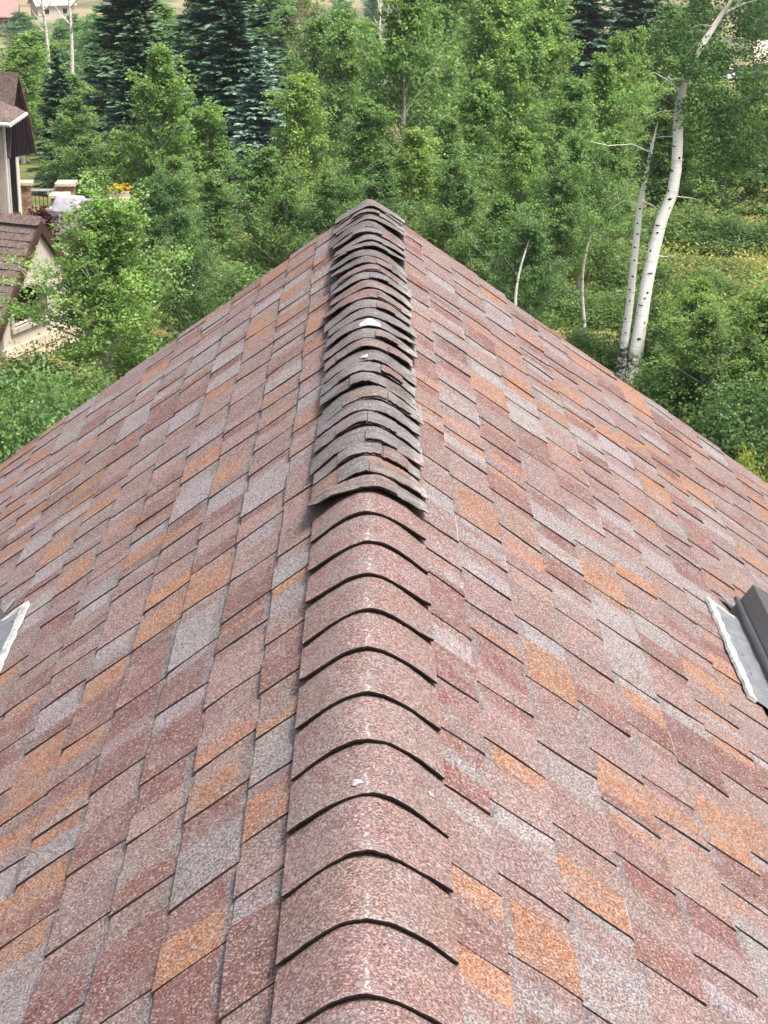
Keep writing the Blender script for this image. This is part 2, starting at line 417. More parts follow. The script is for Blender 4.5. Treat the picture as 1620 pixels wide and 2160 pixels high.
for i in range(-9, 11):
    r = random.Random(500 + i); yb = Y0 + STEP * i + r.uniform(-.007, .007)
    ll, lr = r.choice([.001, .003, .006, .013]), r.choice([.001, .003, .006, .013]); tilt = r.uniform(-.016, .016); kink = r.uniform(.0, .0030)
    kx = r.uniform(-.008, .008); wob = r.uniform(-.005, .005); sh = r.uniform(-.10, .10)
    def zf(x, v, d=0.0):
        lift = (ll if x < 0 else lr) * (abs(x) / CAP_W) ** 4 * max(0, 1 - v / .20)
        kk = kink * max(0, 1 - abs(x - kx) / .014) * max(0, 1 - v / .07)
        return prof(x, yb + v) + BASE_L - TH * v / STEP + lift + kk - d + wob * math.sin(x * 38 + i) * .5
    base = tuple(q * r.uniform(.96, 1.05) for q in (.162, .103, .098))
    up = arc_sheet(yb, .33, -1, 1, zf, skew=tilt * 4, th=.0040, nx=26, ny=7, rag=.0016, r=r)
    lo = arc_sheet(yb + .0045, .32, -.985, .99, lambda x, v: zf(x, v, .0056), skew=tilt * 4, th=.0040, nx=26, ny=2, rag=.0007, r=r)
    V, F, FM, AL, T = join([up + (base,), lo + (base,)])
    mesh_obj('ridge_cap', V, F, [M['cap'], M['asphalt']], vent, fmat=FM, tint=T, along=AL, smooth=False)
# weathered far caps: laminated offcuts, curled and split.  (tint, [strip u0, u1, tint], widths, lift left, lift right, flatness)
RB, GY, BR, OR, DK = (.158, .090, .080), (.128, .127, .132), (.145, .110, .096), (.200, .105, .070), (.075, .073, .075)
def old_spec():
    r = random.Random(77); out = []
    for q in range(29):
        tc = r.choice([GY, RB, GY, BR, GY, DK, OR if q in (1, 11, 16) else BR]); st = []
        k = r.random()
        if k < .62: a0 = r.uniform(-.85, -.35); st.append((a0, a0 + r.uniform(.7, 1.25), r.choice([RB, BR, GY, GY])))
        elif k < .80: a0 = r.uniform(-.05, .25); st.append((a0, a0 + r.uniform(.4, .65), r.choice([GY, BR])))
        if k < .35: st.append((r.uniform(-1.0, -.95), -.88 + r.uniform(.0, .25), RB)) if st[0][0] > -.55 else st.append((st[0][1] + .03, min(.98, st[0][1] + .5), r.choice([RB, GY])))
        out.append([tc, st, 1.06 + r.uniform(-.06, .08), 1.05 + r.uniform(-.06, .07), r.choice([.001, .002, .003, .006, .010]), r.choice([.001, .002, .003, .005, .008]), r.uniform(.69, .77)])
    out[0] = [DK, [(-.80, .50, BR)], 1.12, 1.06, .016, .006, .66]
    out[1] = [OR, [(-.56, .00, GY), (.02, .96, BR)], 1.06, 1.08, .004, .010, .74]
    out[4] = [GY, [(.02, .58, GY), (-.62, .0, BR)], 1.06, 1.06, .004, .003, .76]
    out[12] = [GY, [], 1.0, 1.16, .002, .010, .70]; out[13] = [GY, [], 1.0, 1.14, .002, .008, .70]
    out[21] = [GY, [(-.6, .55, GY)], 1.0, 1.08, .010, .010, .68]; out[22] = [GY, [(-.5, .35, GY)], 1.02, 1.04, .008, .006, .70]
    out[28] = [GY, [], 1.08, 1.10, .003, .006, .74]
    return out
OLD = old_spec(); OSTEP = .1385
old_top = []
for q, (tc, strips, wl, wr, ll, lr, m) in enumerate(OLD):
    i = 11 + q; r = random.Random(900 + q)
    yb = 4.535 + OSTEP * q + r.uniform(-.016, .016)
    if q == len(OLD) - 1: yb = Y_FAR - .20
    tilt = r.uniform(-.09, .09); xc = r.uniform(-.008, .006); ex = r.uniform(.001, .0035)
    def zf(x, v, d=0.0, yb=yb, m=m, ll=ll, lr=lr, q=q, ex=ex):
        lift = 1.9 * (ll if x < 0 else lr) * (abs(x) / CAP_W) ** 2.2 * max(0, 1 - v / .20)
        flat = (prof(x, yb + v, m - .74) - prof(x, yb + v)) * max(0, 1 - v / .25)
        return prof(x, yb + v) + flat + BASE_L + .0015 + ex - .0068 * v / OSTEP + lift - d + .0018 * math.sin(x * 50 + q * 2.1)
    u0, u1 = -wl, wr
    parts = [arc_sheet(yb, .25 if q < len(OLD) - 2 else .19, u0, u1, zf, xc=xc, skew=tilt, th=.0032, nx=24, ny=6, rag=.0050, r=r) + (tc,)]
    if r.random() < .25:
        parts.append(arc_sheet(yb + .006, .15, u0 * .97, u1 * .97, lambda x, v: zf(x, v, .0040), xc=xc, skew=tilt, th=.0030, nx=20, ny=2, rag=.004, r=r) + (DK,))
    V, F, FM, AL, T = join(parts)
    cap = mesh_obj('ridge_cap', V, F, [M['oldcap'], M['asphalt']], vent, fmat=FM, tint=T)
    cap['label'] = 'weathered curling ridge cap'
    extra = []
    if False:
        lo_, hi_ = (strips[0][1] + .03, strips[0][1] + r.uniform(.3, .5)) if strips and strips[0][1] < .5 else (r.uniform(-.95, -.8), r.uniform(-.55, -.35))
        extra = [(lo_, min(hi_, wr), r.choice([RB, GY, BR, GY]))]
    for (a, b, sc) in strips + extra:
        dy = r.uniform(-.014, .008); ln = r.uniform(.10, .13)
        lf = r.uniform(.0, .006)
        V, F, FM, AL = arc_sheet(yb + dy, ln, a, b, lambda x, v: zf(x, max(0, v + dy)) + .0044 + lf * max(0, 1 - v / .12), xc=xc, skew=tilt + r.uniform(-.08, .08), th=.0036, nx=12, ny=3, rag=.0045, r=r)
        s = mesh_obj('shingle_strip', V, F, [M['oldcap'], M['asphalt'], M['fibre']], vent, fmat=FM[:-1] + [2 if r.random() < .6 else 1], tint=[sc] * len(V))
    old_top.append((yb, zf, xc))

# bird dropping on a far cap and specks of debris
def blob(name, label, cat, xc, yc, rx, ry, zf, seed, mat, th=.002, parent=None):
    r = random.Random(seed); n = 18; V = []; F = []
    for ring in (0.0, .55, .9, 1.0):
        for k in range(n):
            t = 2 * math.pi * k / n; rr = ring * (1 + .22 * math.sin(3 * t + seed) + .12 * math.sin(5 * t + 2 * seed))
            x, y = xc + rx * rr * math.cos(t), yc + ry * rr * math.sin(t)
            V.append((x, y, zf(x, y) + th * (1 - ring ** 2) + (.0004 if ring < 1 else -.001)))
    for ring in range(3):
        for k in range(n):
            k2 = (k + 1) % n; F.append((ring * n + k, ring * n + k2, (ring + 1) * n + k2, (ring + 1) * n + k))
    o = mesh_obj(name, V, F, [mat], smooth=True)
    if label: tag(o, label, cat)
    return o
yb, zf_, xc_ = old_top[12]
blob('bird_dropping', 'large white bird dropping on a grey weathered ridge cap', 'bird dropping', .004, yb + .050, .036, .050, lambda x, y, z=zf_, b=yb, c=xc_: ZR + z(x - c, max(0, y - b)) + .0018, 3, M['dropping'], .003)
yb, zf_, xc_ = old_top[9]
blob('bird_dropping', 'small white speck of bird dropping on a curled ridge cap', 'bird dropping', -.012, yb + .03, .010, .016, lambda x, y, z=zf_, b=yb, c=xc_: ZR + z(x - c, max(0, y - b)) + .0072, 5, M['dropping'], .002)
capz = lambda x, y: ZR + prof(x, y) + BASE_L - TH * ((y - Y0) % STEP) / STEP + .0012
blob('leaf_chip', 'pale dry leaf chip lying on a near ridge cap', 'leaf', -.020, 2.99, .010, .012, capz, 8, M['fibre'], .002)
blob('pebble', 'small pale pebble on the right side of a ridge cap', 'pebble', .115, 3.06, .006, .007, capz, 2, M['fibre'], .004)

# skylights
def skylight(sg, label):
    s_f, s1, y0, y1 = SKY_BOX[sg]
    root = empty('skylight', slope_pt(sg, s_f + .6, (y0 + y1) / 2, 0)); tag(root, label, 'skylight')
    inv = Matrix.Translation(-Vector(root.location))
    P = lambda s, y, n: tuple(inv @ Vector(slope_pt(sg, s, y, n)))
    r = random.Random(40 + sg)
    yF = y1 - .12; sb = s_f + .115                                   # kerb uphill edge
    def sheet(name, poly, n0, n1, mat):
        a = [P(s, y, n1) for s, y in poly]; b = [P(s, y, n0) for s, y in poly]; m = MB(); k = len(a)
        m.add(a + b, [tuple(range(k)), tuple(range(k, 2 * k))[::-1]] + [(i, (i + 1) % k, k + (i + 1) % k, k + i) for i in range(k)])
        return m.build(name, mat, root)
    # uphill flashing with a creased surface
    ns, ny = 8, 14; V = []; F = []
    for i in range(ns + 1):
        for j in range(ny + 1):
            s = s_f + (sb + .01 - s_f) * i / ns; y = y0 - .03 + (yF - y0 + .03) * j / ny
            n = .0225 + .0016 * math.sin(9 * j / ny * 3 + i) + .0018 * r.random() + (.010 * (i / ns) ** 4)
            V.append(P(s, y, n))
    for i in range(ns):
        for j in range(ny): F.append((i * (ny + 1) + j, i * (ny + 1) + j + 1, (i + 1) * (ny + 1) + j + 1, (i + 1) * (ny + 1) + j))
    mesh_obj('flashing', V, F, [M['flash']], root, smooth=True)
    poly = [(s_f - .012, y0 - .03)]; n_ = 24
    for j in range(n_ + 1):
        y = y0 - .03 + (yF - y0 + .045) * j / n_; poly.append((s_f - .012 + r.uniform(-.005, .004), y))
    for j in range(n_, -1, -1):
        y = y0 - .03 + (yF - y0 + .045) * j / n_; poly.append((s_f + .016 + r.uniform(-.006, .006), y))
    sheet('sealant_bead', poly[1:], .016, .0262, M['sealant'])
    sheet('sealant_bead', [(s_f - .01, yF), (s_f + .05, yF + .006), (s_f + .10, yF - .010), (s_f + .10, yF - .022), (s_f + .03, yF - .014), (s_f, yF - .016)], .016, .0275, M['sealant'])
    for j in range(5):
        sx, yy = s_f + .035 + r.uniform(-.01, .02), y0 + .06 + j * .14
        m = MB(); c = [P(sx + .005 * math.cos(t), yy + .005 * math.sin(t), .025) for t in [k * math.pi / 4 for k in range(8)]]
        m.add(c + [P(sx, yy, .030)], [(k, (k + 1) % 8, 8) for k in range(8)]); m.build('nail_head', M['frame'], root)
    sheet('flashing', [(sb, y1 - .02), (s1, y1 - .02), (s1, y1 + .055), (sb - .03, y1 + .055)], .018, .0232, M['flash'])
    sheet('flashing', [(sb, y0 - .06), (s1, y0 - .06), (s1, y0 + .01), (sb, y0 + .01)], .018, .0226, M['flash'])
    # kerb, stepped cladding and glass
    def ring(name, a0, a1, b0, b1, w, n0, n1, mat, taper=0.0):
        m = MB()
        def seg(p, q):
            m.add([P(*t, n0) for t in p] + [P(*t, n1) for t in q], [(0, 1, 2, 3)[::-1], (4, 5, 6, 7), (0, 1, 5, 4), (1, 2, 6, 5), (2, 3, 7, 6), (3, 0, 4, 7)])
        for (p0, p1, p2, p3) in (((a0, b0), (a0, b1), (a0 + w, b1), (a0 + w, b0)), ((a1 - w, b0), (a1 - w, b1), (a1, b1), (a1, b0)),
                                 ((a0 + w, b0), (a0 + w, b0 + w), (a1 - w, b0 + w), (a1 - w, b0)), ((a0 + w, b1 - w), (a0 + w, b1), (a1 - w, b1), (a1 - w, b1 - w))):
            seg((p0, p1, p2, p3), (p0, p1, p2, p3))
        return m.build(name, mat, root, bevel=.003)
    ring('kerb', sb, s1 - .05, y0, y1 - .02, .05, -.02, .048, M['frame'])
    ring('cladding', sb - .014, s1 - .03, y0 - .014, y1 - .006, .040, .0485, .062, M['frame'])
    ring('frame', sb + .002, s1 - .04, y0 + .002, y1 - .022, .075, .0625, .130, M['frame'])
    sheet('pane', [(sb + .05, y0 + .05), (s1 - .08, y0 + .05), (s1 - .08, y1 - .07), (sb + .05, y1 - .07)], .105, .118, M['window'])
skylight(1, 'grey framed skylight with metal flashing on the right roof slope')
skylight(-1, 'skylight with white sealed metal flashing on the left roof slope')

# ------------------------------------------------------------------ foliage generators
def quads_mesh(name, P, A, B, C, mat):
    """rhombic leaf faces: centre P, half axes A and B, colour C"""
    n = len(P); v = np.empty((n, 4, 3), np.float32)
    v[:, 0] = P - A; v[:, 1] = P + B; v[:, 2] = P + A; v[:, 3] = P - B
    me = bpy.data.meshes.new(name); me.vertices.add(4 * n); me.vertices.foreach_set('co', v.ravel())
    me.loops.add(4 * n); me.loops.foreach_set('vertex_index', np.arange(4 * n, dtype=np.int32))
    me.polygons.add(n); me.polygons.foreach_set('loop_start', np.arange(0, 4 * n, 4, dtype=np.int32)); me.polygons.foreach_set('loop_total', np.full(n, 4, np.int32))
    me.update(calc_edges=True)
    a = me.color_attributes.new('tint', 'FLOAT_COLOR', 'POINT'); c = np.ones((n, 4, 4), np.float32); c[:, :, :3] = C[:, None, :]
    a.data.foreach_set('color', c.ravel()); me.materials.append(mat); return me
def unit(v): return v / np.maximum(np.linalg.norm(v, axis=1, keepdims=True), 1e-6)
def leaf_cloud(g, centres, spread, per, size, base, up=.5, vary=.28, flat=.8, tone=None):
    centres = np.asarray(centres); n = len(centres) * per
    C0 = np.repeat(centres, per, axis=0); sp = np.repeat(np.broadcast_to(spread, (len(centres),)), per)[:, None]
    P = C0 + g.normal(0, 1, (n, 3)) * sp * np.array([1, 1, flat])
    nr = g.normal(0, 1, (n, 3)); nr[:, 2] = np.abs(nr[:, 2]) + up; nr = unit(nr)
    A = unit(np.cross(nr, g.normal(0, 1, (n, 3)))); B = np.cross(nr, A)
    sz = size * g.uniform(.65, 1.3, (n, 1))
    clump = np.repeat(g.uniform(1 - vary, 1 + vary, (len(centres), 1)), per, axis=0)
    if tone is not None: clump = clump * np.repeat(np.asarray(tone)[:, None], per, axis=0)
    hue = np.repeat(g.uniform(-1, 1, (len(centres), 1)), per, axis=0) * .6 + g.uniform(-1, 1, (n, 1)) * .5
    col_ = np.asarray(base)[None, :] * clump * g.uniform(.72, 1.3, (n, 1)) * (1 + hue * np.array([[.16, .02, -.10]]))
    return P, A * sz * .55, B * sz * .42, col_.astype(np.float32)
def trunk_line(g, H, wob):
    t = np.linspace(0, 1, 11); a, b = g.uniform(0, 6.28, 2)
    return np.stack([wob * np.sin(3.1 * t + a) * t, wob * np.sin(2.6 * t + b) * t, H * t], 1)
def at_h(tl, h): return np.array([np.interp(h, tl[:, 2], tl[:, k]) for k in range(3)])
def aspen_var(seed, H=6.0, R=1.8, cb=.10, nb=64, per=34, leaf=.10, base=(.158, .262, .094), sparse=1.0, rad=.085, barkm='bark', spread=.24, taper=.60):
    g = np.random.default_rng(seed); tl = trunk_line(g, H, .18); mb = MB()
    mb.tube(tl, [rad * (1 - .88 * k / 10) + .006 for k in range(11)], 8)
    cs = []; sp = []; tn = []
    az = g.uniform(0, 6.28); ph_ = g.uniform(0, 6.28)
    for i in range(nb):
        q = (i + g.uniform(0, .9)) / nb; h = H * (cb + (1 - cb) * q ** .95 * .97); az += 2.4 + g.uniform(-.5, .5)
        ln = R * (1 - q) ** taper * min(1, .60 + 1.9 * q) * (1 + .30 * math.sin(2 * az + ph_) * math.sin(4.5 * q + ph_) + .16 * math.sin(9 * q + 2 * ph_)) * g.uniform(.62, 1.18) + .10
        el = math.radians(g.uniform(16, 52) + 26 * q)
        d = np.array([math.cos(az) * math.cos(el), math.sin(az) * math.cos(el), math.sin(el)])
        p0 = at_h(tl, h); bend = np.array([0, 0, g.uniform(-.05, .16)]) * ln
        pts = [p0 + d * ln * t + bend * t * t for t in (0, .35, .7, 1.0)]
        r0 = .016 + .020 * (1 - q); mb.tube(pts, [r0, r0 * .7, r0 * .45, .004], 4, cap=False)
        m = max(3, int((9 + 13 * ln / R) * sparse)); tone = g.uniform(.78, 1.2)
        for t in g.uniform(.36, 1.06, m):
            side = g.normal(0, .15 * ln * (1.25 - .6 * t) + .04, 3); side[2] = abs(side[2]) * .5 - .03
            cs.append(p0 + d * ln * t + bend * t * t + side); sp.append(spread * g.uniform(.5, 1.2) * (.6 + .4 * (1 - q))); tn.append(tone)
            if g.random() < .16: mb.tube([p0 + d * ln * (t - .2), cs[-1]], [.008, .003], 3, cap=False)
    top = at_h(tl, H); cs += [top + g.normal(0, .10, 3) - [0, 0, .15 * k] for k in range(5)]; sp += [.08] * 5; tn += [1.1] * 5
    tm = make_mesh('trunk', mb.v, mb.f, [M[barkm]], smooth=True)
    return tm, quads_mesh('crown', *leaf_cloud(g, cs, np.array(sp), per, leaf, base, vary=.16, tone=tn), M['leaf'])
def shrub_var(seed, H=2.0, R=1.1, base=(.128, .216, .074), per=46, leaf=.075, n=190):
    g = np.random.default_rng(seed); mb = MB(); cs = []
    for i in range(n):
        az = g.uniform(0, 6.28); rr = R * math.sqrt(g.uniform(0, 1)); hh = H * (1 - (rr / R) ** 2 * .55) * g.uniform(.12, 1.0) * (.8 + .25 * math.sin(3 * az + seed))
        cs.append((rr * math.cos(az), rr * math.sin(az), hh))
    for i in range(14):
        c = cs[i * 9]; mb.tube([(c[0] * .1, c[1] * .1, -.05), (c[0] * .5, c[1] * .5, c[2] * .6), c], [.02, .012, .004], 4, cap=False)
    return make_mesh('stems', mb.v, mb.f, [M['twig']]), quads_mesh('foliage', *leaf_cloud(g, cs, .16, per, leaf, base, vary=.3), M['leaf'])
def spruce_var(seed, H=9.0, R=2.2, base=(.088, .158, .090), levels=34, nbr=13):
    g = np.random.default_rng(seed); mb = MB(); tl = trunk_line(g, H, .05)
    mb.tube(tl, [.15 * (1 - .92 * k / 10) + .008 for k in range(11)], 7)
    P, A, B, C = [], [], [], []
    for lv in range(levels):
        q = lv / levels; h = H * (.05 + .94 * q); L0 = R * (1 - q) ** .85 + .10
        for k in range(nbr if q < .8 else 6):
            az = g.uniform(0, 6.28); ln = L0 * g.uniform(.6, 1.12); dr = -.30 * (1 - q) + .25 * q + g.uniform(-.10, .10)
            d = np.array([math.cos(az), math.sin(az), dr]); d /= np.linalg.norm(d); p0 = np.array([0, 0, h + g.uniform(-.12, .12)])
            if k % 2 == 0: mb.tube([p0, p0 + d * ln], [.02, .005], 3, cap=False)
            m = int(24 + 46 * ln / R); t = g.uniform(.10, 1.0, m)
            lat = np.cross(d, [0, 0, 1.0]); lat /= np.linalg.norm(lat)
            off = g.normal(0, 1, m) * (.26 * ln * (1.12 - t)) * .9
            pos = p0 + d * ln * t[:, None] + lat * off[:, None] + np.stack([np.zeros(m), np.zeros(m), -.10 * np.abs(off) - .06 * g.random(m) + .10 * t * t * ln], 1)
            ax = d + lat * np.sign(off)[:, None] * .8 + g.normal(0, .22, (m, 3)); ax = unit(ax)
            bx = unit(np.cross(ax, g.normal(0, .5, (m, 3)) + np.array([0, 0, 1.0])))
            sz = g.uniform(.11, .21, (m, 1))
            P.append(pos); A.append(ax * sz); B.append(bx * sz * .42)
            C.append(np.asarray(base)[None] * g.uniform(.7, 1.35, (m, 1)) * g.uniform(.8, 1.2))
    return make_mesh('trunk', mb.v, mb.f, [M['greybark']], smooth=True), quads_mesh('crown', np.concatenate(P), np.concatenate(A), np.concatenate(B), np.concatenate(C).astype(np.float32), M['needle'])
ASP = [aspen_var(s, per=17, leaf=.086, spread=.125) for s in (21, 22, 23, 24, 25, 26)]
NEAR = [aspen_var(31, H=4.0, R=1.6, cb=.16, nb=62, per=30, leaf=.064, rad=.075, spread=.115, taper=.26), aspen_var(32, H=4.0, R=1.5, cb=.10, nb=56, per=24, leaf=.064, rad=.05, spread=.11)]
SPR = [spruce_var(s) for s in (41, 42)]
SHR = [shrub_var(s) for s in (51, 52, 53)]
BARE = aspen_var(61, H=9.0, R=2.0, cb=.10, nb=60, per=5, leaf=.09, base=(.22, .19, .10), sparse=.6, barkm='twig', spread=.28)

def plant(kind, var, name, label, cat, x, y, H, R, rz, tint=(1, 1, 1), group=None, z=None, dims=None):
    tm, cm = var; h0, r0 = dims
    root = empty(name, (x, y, (gz(x, y) if z is None else z) - .03), rz, (R / r0, R / r0, H / h0)); tag(root, label, cat, group)
    a = link(bpy.data.objects.new('trunk' if kind != 'shrub' else 'stems', tm), root)
    b = link(bpy.data.objects.new('crown' if kind != 'shrub' else 'foliage', cm), root); b.color = (*tint, 1)
    return root
AG = 'aspens of the grove behind the house'
def aspen(i, label, x, y, H, R, tint=(1, 1, 1), name='aspen_tree', near=False, cat='tree'):
    rz = (i * 2.399) % 6.283
    if near: return plant('tree', NEAR[i % 2], name, label, cat, x, y, H, R, rz, tint, AG, dims=(4.0, 1.6))
    return plant('tree', ASP[i % 6], name, label, cat, x, y, H, R, rz, tint, AG, dims=(6.0, 1.8))
def spruce(i, label, x, y, H, R, tint=(1, 1, 1)):
    return plant('tree', SPR[i % 2], 'spruce_tree', label, 'tree', x, y, H, R, i * 1.7, tint, 'spruces among the aspens', dims=(9.0, 2.2))
def shrub(i, label, x, y, H, R, tint=(1, 1, 1)):
    return plant('shrub', SHR[i % 3], 'shrub', label, 'shrub', x, y, H, R, i * 2.1, tint, 'shrubs on the slope below the roof', dims=(2.0, 1.1))

LT = (1.22, 1.18, 1.05); YL = (1.42, 1.26, 1.0); DG = (.78, .84, .90); MD = (1.02, 1.02, 1); OL = (1.12, 1.04, .95)

